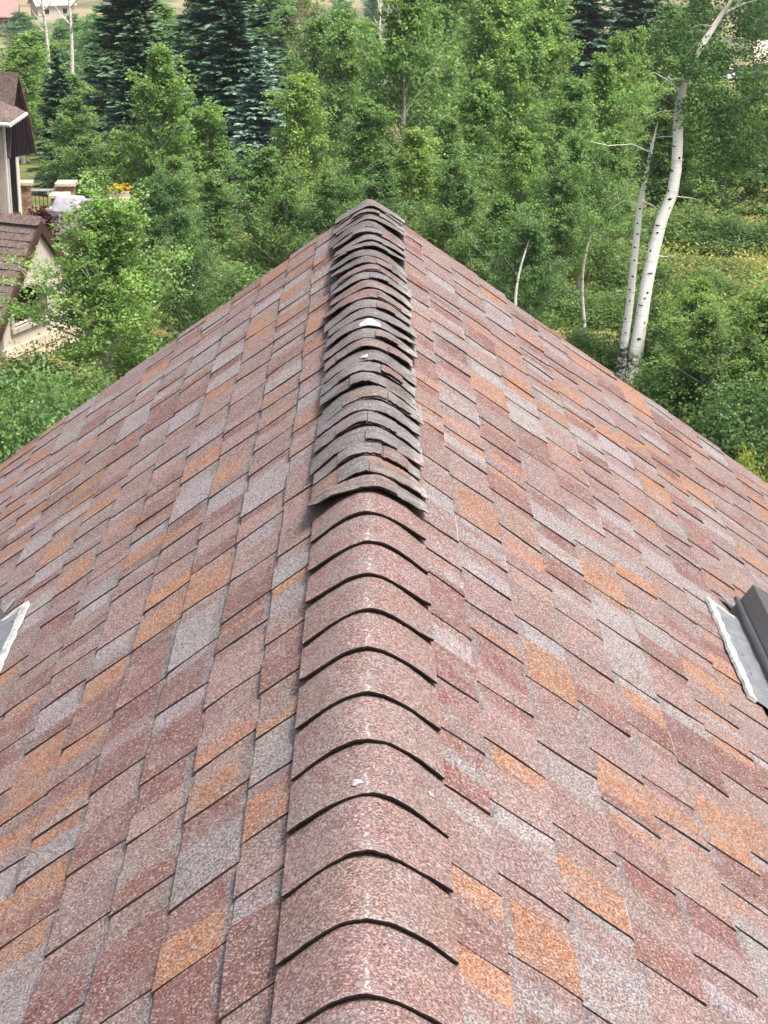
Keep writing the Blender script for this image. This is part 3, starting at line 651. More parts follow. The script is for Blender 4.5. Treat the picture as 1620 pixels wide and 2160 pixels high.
# (index, label, x, y, height, crown radius, tint, near variant)
LX = [
 ('small bright leafy aspen in front of the neighbouring house with the arched window', -4.84, 33.5, 3.25, 1.50, (1.38, 1.30, 1.15), 1),
 ('tall pale green aspen standing between the covered grill and the dark spruces', -6.10, 55.2, 6.1, 1.80, LT, 0),
 ('bright topped aspen just right of the blue spruce', -1.95, 55.2, 5.4, 1.55, YL, 0),
 ('aspen behind and left of the tall aspen with the bare forked trunk', -.97, 69.0, 6.8, 1.75, MD, 0),
 ('tall aspen with a bare forked trunk in the middle above the ridge end', 1.12, 62.1, 8.8, 2.2, (1.05, 1.05, 1), 0),
 ('yellow green topped aspen directly above the right side of the ridge end', 1.25, 48.3, 4.15, 1.55, YL, 0),
 ('large aspen right of the tall forked aspen, reaching the top of the photo', 4.69, 73.6, 8.9, 2.6, LT, 0),
 ('tall dense aspen left of the dark conifers at upper right', 5.53, 64.4, 7.1, 1.95, LT, 0),
 ('mid height aspen in front of the dark conifers at upper right', 5.74, 55.2, 5.3, 1.6, MD, 0),
 ('aspen crown just right of centre behind the yellow topped aspen', 2.87, 52.9, 5.1, 1.5, (1.1, 1.1, 1), 0),
 ('aspen left of the leaning white birch in the second row', 8.82, 69.0, 6.3, 1.6, LT, 0),
 ('low aspen left of the ridge end, below the bright topped aspen', -2.56, 46.0, 3.9, 1.3, MD, 0),
 ('short dark aspen below the blue spruce', -4.10, 50.6, 2.9, 1.2, MD, 0),
 ('dark leafy sapling at the left roof edge, right of the small bright aspen', -3.89, 39.1, 3.0, 1.05, DG, 1),
 ('small aspen touching the left side of the ridge peak', -.79, 43.7, 3.0, 1.05, MD, 1),
 ('small aspen just beyond the right roof edge near the ridge peak', 2.98, 42.5, 3.0, 1.2, MD, 1),
 ('aspen with thin pale stems beyond the right roof edge', 4.73, 46.0, 3.05, 1.15, MD, 1),
 ('aspen close behind the two white birch trunks', 7.06, 55.2, 3.2, 1.3, OL, 0),
 ('low sapling at the right roof edge between ridge peak and birch', 3.25, 39.1, 2.45, .85, DG, 1),
 ('left tree of the line at the far side of the meadow', 9.7, 62.5, 4.4, 1.7, MD, 0),
 ('middle tree of the line at the far side of the meadow', 11.4, 60.5, 4.6, 1.75, MD, 0),
 ('tree at the right photo edge behind the meadow', 13.1, 60.0, 4.4, 1.8, MD, 0),
 ('light green aspen at far left above the neighbouring roof', -18.37, 103.5, 6.3, 3.0, LT, 0),
 ('aspen behind the stone deck pillars', -9.20, 62.1, 3.3, 1.4, MD, 0),
 ('pale aspen at the left photo edge behind the dark gable', -17.6, 96.6, 5.9, 2.5, LT, 0),
 ('aspen between the small spruce and the light green aspens at left', -14.36, 92.0, 4.5, 1.9, LT, 0),
 ('background aspen behind the leafless brown tree', -5.30, 119.6, 8.0, 3.5, (.95, 1, 1.05), 0),
 ('background aspen below the far blue hillside in the middle', -.53, 101.2, 7.1, 2.8, (1.0, 1.05, 1), 0),
 ('background aspen behind the tall forked aspen', 5.00, 115.0, 9.9, 3.6, (1, 1.05, 1), 0),
 ('background aspen left of the right hand conifers', 8.56, 110.4, 10.2, 3.5, LT, 0),
 ('background aspen behind the top of the leaning birch', 14.87, 101.2, 6.5, 2.5, MD, 0),
 ('dark background tree at the top right corner', 23.57, 138.0, 9.3, 3.7, DG, 0),
 ('background aspen right of the birch bend', 14.03, 87.4, 4.3, 2.0, DG, 0),
 ('background tree between the two big dark spruces', -10.64, 110.4, 6.8, 2.8, DG, 0),
 ('far tree on the valley floor at the left photo edge', -52.1, 291.0, 6.6, 5.3, (.95, 1.05, 1.3), 0),  # far trees tinted bluer: distance haze painted into the leaf colour
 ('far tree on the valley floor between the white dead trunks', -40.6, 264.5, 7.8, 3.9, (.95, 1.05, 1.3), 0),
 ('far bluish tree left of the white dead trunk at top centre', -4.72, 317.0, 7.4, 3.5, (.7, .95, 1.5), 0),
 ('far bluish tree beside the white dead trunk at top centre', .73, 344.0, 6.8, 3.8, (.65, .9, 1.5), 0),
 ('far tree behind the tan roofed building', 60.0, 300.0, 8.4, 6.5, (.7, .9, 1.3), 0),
 ('far tree left of the parked cars', 41.5, 238.0, 6.2, 4.1, (.7, .85, 1.1), 0),
 ('slim aspen right of the ridge peak behind the first saplings', 2.1, 50.5, 4.3, 1.3, MD, 0),
 ('aspen left of the pale green aspen and below the spruces', -7.6, 58.0, 3.6, 1.5, MD, 0),
 ('aspen filling the gap between the tall forked aspen and the bright topped aspen', -.2, 57.0, 4.6, 1.6, MD, 0),
 ('broad aspen behind the birch trunks to the left', 9.6, 62.0, 4.6, 1.8, OL, 0),
 ('aspen under the birch crown at the right', 10.9, 66.0, 4.3, 1.8, MD, 0),
 ('aspen rising behind the right roof edge left of the birch', 6.3, 50.0, 3.9, 1.3, MD, 0),
 ('shaded aspen behind the small aspens at the ridge peak', .2, 46.5, 3.4, 1.2, DG, 0),
 ('aspen below the big dark spruce at left', -5.3, 52.5, 3.2, 1.3, OL, 0),
 ('tall aspen between the centre aspens and the conifers at upper right', 7.6, 82.0, 8.2, 2.3, LT, 0),
 ('tall aspen right of the leafless brown tree', -2.2, 84.0, 7.0, 2.2, MD, 0),
 ('low aspen in shade at the left roof edge below the pale green aspen', -4.9, 44.5, 2.9, 1.1, DG, 1),
 ('yellow green sapling right of the birch base', 6.0, 34.0, 2.1, 1.0, YL, 1),
 ('sunlit sapling at the right photo edge below the meadow', 6.75, 31.5, 2.1, 1.1, LT, 1),
 ('leafy sapling by the right roof edge between birch and photo edge', 5.6, 31.0, 2.0, 1.0, OL, 1),
 ('sapling in the gap behind the right roof edge nearest the ridge peak', 2.0, 44.5, 3.2, 1.15, MD, 1),
 ('slender aspen behind the saplings at the right roof edge', 4.0, 49.0, 4.2, 1.25, LT, 0),
 ('aspen left of the birch trunks behind the right roof edge', 5.3, 47.5, 3.6, 1.2, MD, 1),
 ('dense aspen behind the slender one right of centre', 4.4, 58.0, 6.2, 1.7, LT, 0),
 ('aspen left of the birch in the middle rows', 7.4, 60.0, 5.8, 1.7, LT, 0),
 ('sapling left of the ridge peak below the bright topped aspen', -2.0, 44.5, 3.3, 1.15, OL, 1),
 ('aspen between the pale green aspen and the short dark aspen', -4.9, 57.0, 4.4, 1.5, LT, 0),
 ('aspen behind the yellow green topped aspen', 1.9, 66.0, 7.2, 1.9, MD, 0),
 ('tall aspen at the top between centre and right conifers', 7.0, 95.0, 10.2, 2.6, LT, 0),
 ('tall aspen at the top right of the forked trunk', 3.4, 90.0, 9.6, 2.5, (1.1, 1.1, 1), 0),
 ('aspen in front of the right dark conifer', 10.9, 80.0, 6.6, 2.0, LT, 0),
 ('aspen below the far bluish trees at top centre', -1.2, 90.0, 7.4, 2.2, LT, 0),
 ('pale aspen behind the small narrow spruce', -11.8, 95.0, 5.0, 2.0, LT, 0),
 ('aspen in front of the big dark spruce on its left', -10.6, 68.0, 4.2, 1.6, MD, 0),
 ('background tree above the small narrow spruce at the top left', -16.2, 150.0, 8.6, 3.4, LT, 0),
 ('background tree behind the big dark spruce on its left', -12.6, 140.0, 9.2, 3.4, MD, 0),
 ('background tree between big dark spruce and tallest spruce at the top', -9.4, 150.0, 10.2, 3.4, LT, 0),
 ('pale background tree at the top behind the blue spruce', -5.0, 142.0, 9.6, 3.2, LT, 0),
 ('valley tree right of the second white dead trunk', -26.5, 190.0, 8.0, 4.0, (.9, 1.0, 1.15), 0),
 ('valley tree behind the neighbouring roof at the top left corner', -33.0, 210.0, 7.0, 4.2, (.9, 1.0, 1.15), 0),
 ('pale tree just left of the leftmost white dead trunk', -21.5, 125.0, 6.5, 3.2, LT, 0),
 ('tree behind the small narrow spruce at left', -16.0, 118.0, 7.2, 3.0, (.9, 1, 1), 0),
 ('background tree right of the tallest dark spruce', -6.5, 135.0, 9.4, 3.6, DG, 0),
 ('background tree at the top between leafless tree and top centre trunk', -2.2, 150.0, 8.6, 3.4, (.9, 1, 1.1), 0),
 ('background tree right of the top centre dead trunk', 3.2, 140.0, 10.4, 3.6, (1, 1.05, 1), 0),
 ('background tree behind the left dark conifer at upper right', 11.5, 135.0, 11.6, 3.6, DG, 0),
 ('background tree behind the right dark conifer at upper right', 17.5, 132.0, 10.6, 3.8, DG, 0),
 ('background tree left of the top of the leaning birch', 18.3, 118.0, 8.0, 3.0, (.85, .95, .95), 0),
 ('background tree right of the birch top at the photo edge', 24.5, 150.0, 8.2, 4.0, DG, 0),
 ('aspen behind the meadow trees at the right photo edge', 16.6, 84.0, 4.9, 2.4, MD, 0),
 ('aspen behind the meadow trees left of the photo edge', 13.2, 78.0, 4.7, 2.2, LT, 0),
]
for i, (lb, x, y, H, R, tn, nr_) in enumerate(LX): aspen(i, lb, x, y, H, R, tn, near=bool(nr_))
spruce(0, 'small narrow dark spruce at left between pale aspens', -12.69, 78.2, 6.1, 1.6, (.9, .95, .95))
spruce(1, 'big dark spruce behind the tall pale green aspen', -10.2, 82.8, 10.8, 3.3, (.95, 1, .95))
spruce(2, 'tallest dark spruce left of the blue spruce', -7.03, 92.0, 12.4, 4.2, (.9, .95, .95))
spruce(3, 'blue grey spruce left of the bright topped aspen', -3.85, 67.0, 6.2, 1.9, (2.1, 1.8, 2.6))
spruce(4, 'left one of the dark conifers at upper right', 11.6, 103.5, 12.9, 3.2, (.9, .9, 1))
spruce(5, 'right one of the dark conifers at upper right', 15.2, 112.0, 12.0, 3.4, (1.05, .95, .95))
spruce(6, 'dark spruce tucked behind the pale green aspen at left', -8.5, 71.0, 7.2, 2.5, (.9, .95, .9))
spruce(7, 'dark spruce between the tallest spruce and the blue spruce', -5.4, 78.0, 8.6, 2.7, (.85, .95, .95))
plant('tree', BARE, 'leafless_tree', 'thin brownish half leafless tree above the blue spruce', 'tree', -3.45, 103.5, 9.6, 1.9, .4, (1, 1, 1), dims=(9.0, 2.0))
shrub(0, 'shrub at the foot of the white birch on its right', 5.91, 35.6, 2.0, .95, MD)
shrub(1, 'leafy shrub below the meadow at the right', 6.4, 33.4, 2.0, .95, YL)
shrub(2, 'tall shrub at the right photo edge below the meadow', 6.7, 31.0, 2.1, .95, OL)
shrub(3, 'shrub against the right roof edge below the birch', 5.25, 31.5, 1.3, .8, MD)
shrub(4, 'dark shrub against the right roof edge near the photo edge', 5.75, 28.5, 1.5, .85, DG)
shrub(5, 'small yellow green bush at the right photo edge by the roof', 5.35, 25.2, 1.55, .42, (1.9, 1.35, .8))
shrub(6, 'pale shrub at the left photo edge below the stone wall', -5.45, 28.0, 2.05, .85, (1.25, 1.25, 1.4))
shrub(18, 'leafy shrub between the pale shrub and the small bright aspen', -5.2, 31.2, 1.25, .95, LT)
shrub(19, 'shrub below the stone wall of the arched window wing', -6.4, 33.5, .9, .9, OL)
shrub(22, 'left low bush under the meadow tree line', 9.4, 57.5, 1.5, 1.3, MD)
shrub(23, 'middle low bush under the meadow tree line', 11.2, 57.0, 1.3, 1.4, DG)
shrub(24, 'right low bush under the meadow tree line at the photo edge', 12.9, 56.8, 1.5, 1.4, MD)
shrub(20, 'bushy undergrowth clump left of the ridge at the roof edge', -2.9, 42.0, 1.6, 1.3, MD)
shrub(21, 'bush under the pale green aspen trunk', -5.6, 47.5, 1.7, 1.4, MD)
shrub(7, 'low shrub at the left roof edge under the small bright aspen', -4.95, 30.5, .9, .75, OL)
shrub(8, 'low bush left of the birch trunk base', 4.3, 36.5, .8, .8, MD)
shrub(9, 'bush beyond the birch on the bare earth', 5.6, 42.5, .75, .9, MD)
shrub(10, 'dark bush between the small bright aspen and left roof edge', -3.9, 34.5, 1.1, .85, DG)
shrub(12, 'bush under the pale green aspen by the terrace', -6.6, 50.0, 1.5, 1.2, MD)
shrub(13, 'bush in the shade left of the ridge peak', -1.9, 41.0, 1.4, 1.1, DG)
shrub(14, 'bush just right of the ridge peak', 1.6, 41.5, 1.5, 1.2, DG)
shrub(15, 'bush behind the right roof edge among thin trunks', 3.7, 43.0, 1.3, 1.1, MD)
shrub(16, 'bush at the left end of the meadow behind the birch', 6.6, 47.0, 1.3, 1.1, MD)
shrub(17, 'bush at the right photo edge in front of the meadow', 7.4, 35.5, 1.1, 1.0, YL)
shrub(11, 'round bush in the meadow behind the birch', 8.6, 46.5, .9, .9, OL)

# undergrowth and meadow grass, uncountable
g_ = np.random.default_rng(77)
def ground_cloud(name, label, x0, x1, y0, y1, n, per, size, base, hs, spread):
    X = g_.uniform(x0, x1, n); Y = g_.uniform(y0, y1, n); keep = np.sin(X * 1.3 + 2 * np.sin(Y * .9)) + np.sin(Y * 1.7 - X * .6) + g_.normal(0, .8, n) > -.5
    X, Y = X[keep], Y[keep]; Z = np.array([gz(a, b) for a, b in zip(X, Y)]) + g_.uniform(.02, hs, len(X))
    me = quads_mesh(name, *leaf_cloud(g_, np.stack([X, Y, Z], 1), spread, per, size, base, up=.3, vary=.4, flat=.6), M['leaf'])
    o = link(bpy.data.objects.new(name, me)); o['kind'] = 'stuff'; tag(o, label, 'undergrowth'); return o
ground_cloud('undergrowth', 'low green undergrowth on the ground right of the house', 2.0, 12, 24, 52, 3400, 20, .075, (.10, .14, .04), .40, .16)
ground_cloud('undergrowth', 'low green undergrowth on the ground left of the house', -7.5, -1.5, 23, 46, 1900, 20, .075, (.11, .16, .05), .35, .16)
ground_cloud('meadow_grass', 'yellow green meadow grass right of the birch', 6, 17, 36, 70, 4200, 14, .075, (.34, .34, .12), .22, .20)

# dead standing trunks
def snag(label, x, y, H, seed, r0, nbr=7):
    g2 = np.random.default_rng(seed); tl = trunk_line(g2, H, .25); root = empty('dead_tree', (x, y, gz(x, y))); tag(root, label, 'tree', 'white dead trunks standing in the grove')
    MB().tube(tl, [r0 * (1 - .7 * k / 10) for k in range(11)], 7).build('trunk', M['bark'], root, smooth=True)
    for k in range(nbr):
        h = H * g2.uniform(.5, .97); az = g2.uniform(0, 6.28); p = at_h(tl, h); ln = g2.uniform(.5, 1.3)
        d = np.array([math.cos(az), math.sin(az), .9]); MB().tube([p, p + d * ln * .5, p + d * ln + [0, 0, .15]], [r0 * .35, r0 * .22, .01], 4).build('branch', M['bark'], root)
snag('leftmost white dead trunk near the top left corner', -19.96, 119.6, 9.2, 3, .20)
snag('white dead trunk second from the top left corner', -17.79, 115.0, 9.4, 4, .19)
snag('white forked dead trunk at the top centre', .53, 138.0, 9.9, 5, .20)
snag('thin grey trunk standing left of the white birch', 4.5, 38.5, 2.7, 6, .05, 0)
snag('slim pale trunk just beyond the right roof edge', 3.05, 37.8, 2.4, 7, .05, 0)

# leaning white birch with two stems
birch = empty('birch_tree', (4.9, 34.5, gz(4.9, 34.5))); tag(birch, 'leaning white birch with two scarred trunks beyond the right roof edge', 'tree')
BL = Vector(birch.location)
def W(p): return Vector(p) - BL
main = [(4.84, 34.4, -.9), (4.89, 34.4, -.36), (4.96, 34.4, .11), (5.02, 34.4, .65), (5.11, 34.4, 1.56), (5.21, 34.4, 2.18), (5.33, 34.4, 2.76), (5.50, 34.4, 3.25), (5.55, 34.4, 3.70), (5.55, 34.4, 4.17), (5.53, 34.4, 4.68), (5.58, 34.4, 5.1), (5.86, 34.4, 5.84), (6.26, 34.4, 6.5), (6.6, 34.4, 7.0), (6.8, 34.5, 7.6)]
mr = [.165, .15, .135, .124, .116, .112, .108, .104, .098, .094, .084, .074, .060, .045, .03, .015]
MB().tube([W(q) for q in main], mr, 14).build('trunk', M['birch'], birch, smooth=True)
second = [(4.74, 35, -.9), (4.77, 35, -.44), (4.83, 35, .31), (4.90, 35, 1.05), (4.95, 35, 1.96), (5.0, 35, 2.85), (5.08, 35, 3.4), (5.19, 35, 4.08), (5.26, 35, 4.45)]
MB().tube([W(q) for q in second], [.10, .092, .082, .075, .068, .058, .046, .028, .01], 12).build('trunk', M['birch'], birch, smooth=True)
def stem_at(line, rad, z):
    L = np.array(line); p = [np.interp(z, L[:, 2], L[:, k]) for k in range(2)]; return Vector((p[0], p[1], z)), float(np.interp(z, L[:, 2], rad))
rs = random.Random(5)
def scar(line, rad, z, az, w, h):
    p, r_ = stem_at(line, rad, z); m = MB(); n = 10; vs = []
    for ring, push in ((1.0, -.004), (.6, .006), (0.0, .012)):
        for k in range(n):
            t = 2 * math.pi * k / n; a = az + ring * w / r_ * math.cos(t); zz = z + ring * h * math.sin(t) + (.25 * h * abs(math.cos(t)) * -ring)
            c, r2 = stem_at(line, rad, zz); vs.append(W(c + Vector((math.cos(a), math.sin(a), 0)) * (r2 + push)))
    fs = [(i * n + k, i * n + (k + 1) % n, (i + 1) * n + (k + 1) % n, (i + 1) * n + k) for i in range(2) for k in range(n)]
    m.add(vs, fs).build('bark_scar', M['scar'], birch, smooth=True)
z = .55
while z < 4.3:
    scar(main, mr, z, -math.pi / 2 - .3 + rs.uniform(-.9, .9), rs.choice([.02, .03, .05, .075]), rs.uniform(.008, .028))
    if rs.random() < .6: scar(main, mr, z + rs.uniform(.05, .12), rs.uniform(-.4, 2.6), rs.uniform(.03, .05), rs.uniform(.014, .026))
    z += rs.uniform(.10, .38)
sr = [.10, .092, .082, .075, .068, .058, .046, .028, .01]
z = .5
while z < 3.0:
    scar(second, sr, z, -math.pi / 2 - .4 + rs.uniform(-.5, .5), rs.uniform(.02, .035), rs.uniform(.012, .02)); z += rs.uniform(.2, .36)
for pts, r0 in (([(5.58, 34.4, 5.05), (5.30, 34.3, 5.28), (5.05, 34.3, 5.42), (4.96, 34.3, 5.38)], .022), ([(5.52, 34.4, 4.28), (5.35, 34.5, 4.26), (5.2, 34.9, 4.18)], .014),
                ([(5.14, 35, 3.9), (4.8, 34.9, 4.06), (4.35, 34.8, 4.05), (4.0, 34.8, 4.13)], .014), ([(5.02, 35, 3.0), (5.2, 34.7, 2.97), (5.33, 34.5, 2.88)], .018),
                ([(6.1, 34.4, 6.2), (5.85, 34.3, 6.25), (5.64, 34.2, 6.20), (5.5, 34.2, 6.32)], .014), ([(6.2, 34.4, 6.42), (6.6, 34.4, 6.6), (7.05, 34.3, 6.72)], .03),
                ([(5.5, 34.4, 3.2), (5.85, 34.4, 3.16), (6.05, 34.3, 3.12)], .011), ([(5.18, 34.4, 2.1), (5.45, 34.4, 2.08), (5.7, 34.4, 2.12)], .009), ([(5.52, 34.4, 4.75), (5.2, 34.4, 4.72), (4.95, 34.4, 4.6)], .012), ([(5.0, 35, 2.9), (4.82, 34.9, 3.0), (4.7, 34.9, 3.3)], .012)):
    MB().tube([W(q) for q in pts], [r0 * (1 - .75 * k / (len(pts) - 1)) for k in range(len(pts))], 6).build('branch', M['birch'], birch, smooth=True)
gb = np.random.default_rng(99); cs = []
for (cx, cy, cz, sx, sy, sz, n) in ((6.15, 34.8, 4.5, .30, .5, .32, 26), (6.7, 34.9, 4.3, .36, .5, .32, 30), (5.95, 34.6, 5.45, .28, .4, .26, 20), (6.7, 34.8, 5.7, .38, .5, .32, 30), (5.45, 34.6, 6.1, .26, .4, .22, 14), (6.4, 34.9, 6.6, .42, .5, .28, 30), (5.7, 34.7, 6.9, .42, .5, .25, 20), (6.5, 35.0, 3.85, .34, .4, .18, 16), (5.2, 34.7, 5.75, .2, .3, .16, 6), (5.6, 34.1, 4.75, .10, .12, .10, 4), (5.85, 34.1, 5.5, .16, .12, .14, 3), (5.15, 34.9, 3.6, .14, .2, .14, 7), (7.1, 35.0, 4.9, .3, .4, .40, 20), (6.95, 35, 6.6, .3, .4, .3, 16)):
    cs.append(np.array([cx, cy, cz]) + gb.normal(0, 1, (n, 3)) * [sx, sy, sz])
cs = np.concatenate(cs) - np.array(BL)
bc = link(bpy.data.objects.new('crown', quads_mesh('crown', *leaf_cloud(gb, cs, .13, 52, .060, (.070, .132, .048), vary=.3), M['leaf'])), birch)

# ------------------------------------------------------------------ neighbouring house at the left
PHI = math.radians(66); E1 = Vector((math.cos(PHI), math.sin(PHI), 0)); BK = Vector((-math.sin(PHI), math.cos(PHI), 0))
HO = Vector((-8.87, 46.0, .46))                     # front right corner of the tall block
nb = empty('neighbouring_house', (-8.87, 46.0, -1.6)); tag(nb, 'cream stucco neighbouring house with dark gables and an arched window', 'house')
nI = Matrix.Translation(-Vector(nb.location))
def NB(mb, name, mat, parent=nb, **k):
    mb.v = [tuple(nI @ Vector(q)) for q in mb.v]; return mb.build(name, mat, parent, **k)
def UW(a, o, z): return HO + E1 * a - BK * o + Vector((0, 0, z))
def ubox(a0, a1, o0, o1, z0, z1, name, mat):
    return NB(MB().add([UW(a, o, z) for z in (z0, z1) for o in (o0, o1) for a in (a0, a1)], [(0, 1, 3, 2), (4, 6, 7, 5), (0, 4, 5, 1), (2, 3, 7, 6), (0, 2, 6, 4), (1, 5, 7, 3)]), name, mat)
ubox(0, .56, -6, 0, -3, 2.5, 'wall', M['stucco'])
ubox(-.035, -.001, -.14, .03, -1, 2.5, 'corner_trim', M['stuccotrim']); ubox(0.0, .10, .001, .035, -1, 2.5, 'corner_trim', M['stuccotrim']); ubox(.49, .60, .001, .04, -1, 1.5, 'corner_trim', M['gutter'])
ubox(.18, .48, .001, .02, -.4, 1.5, 'window', M['window']); ubox(.11, .175, .001, .06, -.4, 1.5, 'window_trim', M['stuccotrim'])
ubox(-.02, .03, .05, .10, -1, 2.4, 'downpipe', M['gutter'])
def ugable(pts, ridge, o, depth):
    NB(MB().prism([UW(a, o, z) for a, z in pts], BK * depth), 'gable_wall', M['darkwood'])
    k = ridge; th = Vector((0, 0, .07))
    for seg in (list(range(k, len(pts) - 1)), ):
        for q in seg:
            (a0, z0), (a1, z1) = pts[q], pts[q + 1]
            NB(MB().prism([UW(a0, o + .12, z0), UW(a1, o + .12, z1), UW(a1, o - depth, z1), UW(a0, o - depth, z0)], th), 'gable_roof', M['dshingle'])
    for q in range(0, k):
        (a0, z0), (a1, z1) = pts[q], pts[q + 1]
        if z1 - z0 > .3: NB(MB().prism([UW(a0 - .03, o + .12, z0), UW(a1, o + .12, z1), UW(a1, o - depth, z1), UW(a0 - .03, o - depth, z0)], th), 'gable_roof', M['dshingle'])
ugable([(.10, 1.5), (.22, 2.2), (.63, 3.42), (.92, 2.55), (1.2, 1.45)], 2, .05, 4.0)
ugable([(.75, 1.7), (.80, 2.3), (1.08, 2.98), (1.36, 2.0)], 2, -.12, 4.0)
for k in range(9):
    a0 = .2 + k * .105; ubox(a0, a0 + .018, .051, .07, 1.52, 1.5 + min((a0 - .08) * 3.2, (1.18 - a0) * 3.0, 1.8), 'batten', M['darkwood'])
C_, R_, F_, T_ = (-.33, .5, 2.45), (.32, .5, 2.62), (-.33, -6, 2.45), (1.0, -2.6, 3.6)
NB(MB().add([UW(*q) for q in (C_, R_, T_, F_)] + [UW(q[0], q[1], q[2] - .10) for q in (C_, R_, T_, F_)], [(0, 1, 2, 3), (7, 6, 5, 4), (0, 4, 5, 1), (1, 5, 6, 2), (3, 2, 6, 7), (0, 3, 7, 4)]), 'hip_roof', M['dshingle'])
NB(MB().tube([UW(-.36, -6, 2.39), UW(-.36, .53, 2.39), UW(.33, .53, 2.56)], .055, 8), 'gutter', M['gutter'])
# lower wing with the arched window
W0 = Vector((-7.37, 37.0, .44))
def LW(a, b, z): return W0 + E1 * a + BK * b + Vector((0, 0, z))
GW = 2.9; ZE = -.22; ZA = 1.40
# wall with an arched opening, built as a ring of quads round the opening
ac, aw, sp_, zs = .95, .60, -.08, -.45
arch = [(ac - aw, zs)] + [(ac - aw * math.cos(t), sp_ + .40 * math.sin(t)) for t in [math.pi * k / 14 for k in range(15)]] + [(ac + aw, zs)]
def outer(a, z):
    dx, dz = a - ac, z - sp_ + .02
    k = 1.0
    while k < 30:
        aa, zz = ac + dx * k, sp_ - .02 + dz * k
        lim = ZE + (ZA - ZE) * (1 - abs(aa - GW / 2) / (GW / 2))
        if aa <= 0 or aa >= GW or zz >= lim: break
        k += .02
    return (min(max(aa, 0), GW), zz)
ring_o = [(0, -1.6)] + [outer(a, z_) for a, z_ in arch[1:-1]] + [(GW, -1.6)]
m = MB(); vs = [LW(a, 0, z_) for a, z_ in arch] + [LW(a, 0, z_) for a, z_ in ring_o]; n = len(arch)
m.add(vs, [(i, i + 1, n + i + 1, n + i) for i in range(n - 1)] + [(0, n, 2 * n - 1, n - 1)])
NB(m, 'wing_wall', M['stucco'])
m = MB().add([LW(a, 0, z_) for a, z_ in arch] + [LW(a, .22, z_) for a, z_ in arch], [(i, i + 1, n + i + 1, n + i) for i in range(n - 1)] + [(n - 1, 0, n, 2 * n - 1)])
NB(m, 'window_reveal', M['stuccotrim'])
wn_ = NB(MB().add([LW(a, .20, z_) for a, z_ in arch], [tuple(range(n))]), 'arched_window', M['window'])
def bar(a0, z0, a1, z1, w, name, mat, b0=.14, b1=.19):
    d = Vector((a1 - a0, z1 - z0)).normalized(); px, pz = -d.y * w, d.x * w
    NB(MB().prism([LW(a0 + px, b0, z0 + pz), LW(a1 + px, b0, z1 + pz), LW(a1 - px, b0, z1 - pz), LW(a0 - px, b0, z0 - pz)], BK * (b1 - b0)), name, mat)
bar(ac - aw, -.12, ac + aw, -.12, .02, 'window_bar', M['trimbrown']); bar(ac, -.45, ac, .30, .010, 'window_bar', M['trimbrown'])
for q in (-.36, -.18, .18, .36): bar(ac + q, -.45, ac + q, -.12, .007, 'window_bar', M['trimbrown'])
tr_i = arch; tr_o = [(ac + (a - ac) * 1.16, zs - .09 if z_ <= zs + .001 else sp_ + (z_ - sp_) * 1.16 if z_ > sp_ else z_) for a, z_ in arch]
m = MB().add([LW(a, -.05, z_) for a, z_ in tr_i] + [LW(a, -.05, z_) for a, z_ in tr_o] + [LW(a, 0.0, z_) for a, z_ in tr_o], [(i, n + i, n + i + 1, i + 1) for i in range(n - 1)] + [(n + i, 2 * n + i, 2 * n + i + 1, n + i + 1) for i in range(n - 1)])
NB(m, 'window_surround', M['stuccotrim'])
NB(MB().prism([LW(ac - aw * 1.16, -.07, zs - .10), LW(ac + aw * 1.16, -.07, zs - .10), LW(ac + aw * 1.16, -.07, zs), LW(ac - aw * 1.16, -.07, zs)], BK * .12), 'window_sill', M['stuccotrim'])
NB(MB().prism([LW(0, .001, -1.6), LW(0, 5, -1.6), LW(0, 5, ZE), LW(0, .001, ZE)], E1 * .12), 'wing_side_wall', M['stucco'])
wr = NB(MB().prism([LW(-.22, -.06, ZE - .24), LW(GW / 2, -.06, ZA + .06), LW(GW / 2, 5, ZA + .06), LW(-.22, 5, ZE - .24)], (0, 0, .09)), 'wing_roof', M['dshingle'])
NB(MB().prism([LW(GW + .22, -.06, ZE - .24), LW(GW / 2, -.06, ZA + .06), LW(GW / 2, 5, ZA + .06), LW(GW + .22, 5, ZE - .24)], (0, 0, .09)), 'wing_roof', M['dshingle'])
for s_ in (0, 1):
    e = -.24 if s_ == 0 else GW + .24
    NB(MB().prism([LW(e, -.10, ZE - .36), LW(GW / 2, -.10, ZA - .10), LW(GW / 2, -.10, ZA + .16), LW(e, -.10, ZE - .14)], BK * .06), 'rake_board', M['trimbrown'])
# roof tiles of the wing slope that faces the viewer: staggered courses
rt = random.Random(8)
nrm_ = (LW(-.22, 0, ZE - .24) - LW(GW / 2, 0, ZA + .06)).cross(BK).normalized()
if nrm_.z < 0: nrm_ = -nrm_
for c in range(15):
    f0, f1 = c / 15, (c + 1) / 15; b = -.05 + (c % 2) * .11
    while b < 3.4:
        wd = rt.uniform(.18, .30); lf = rt.uniform(.012, .030)
        p = lambda f, bb, up: LW(GW / 2 + (-.22 - GW / 2) * f, bb, ZA + .155 + (ZE - .24 - ZA - .06) * f) + nrm_ * up
        m = MB().add([p(f0, b, .005), p(f0, b + wd, .005), p(f1, b + wd, lf), p(f1, b, lf), p(f1, b + wd, -.002), p(f1, b, -.002)], [(0, 1, 2, 3), (3, 2, 4, 5), (0, 3, 5), (1, 4, 2)])
        NB(m, 'shingle', M['dshingle'], wr); b += wd + .012
NB(MB().prism([LW(GW / 2 - .16, -.1, ZA + .08), LW(GW / 2, -.1, ZA + .24), LW(GW / 2 + .16, -.1, ZA + .08)], BK * 5.2), 'ridge_cap', M['dshingle'], wr)
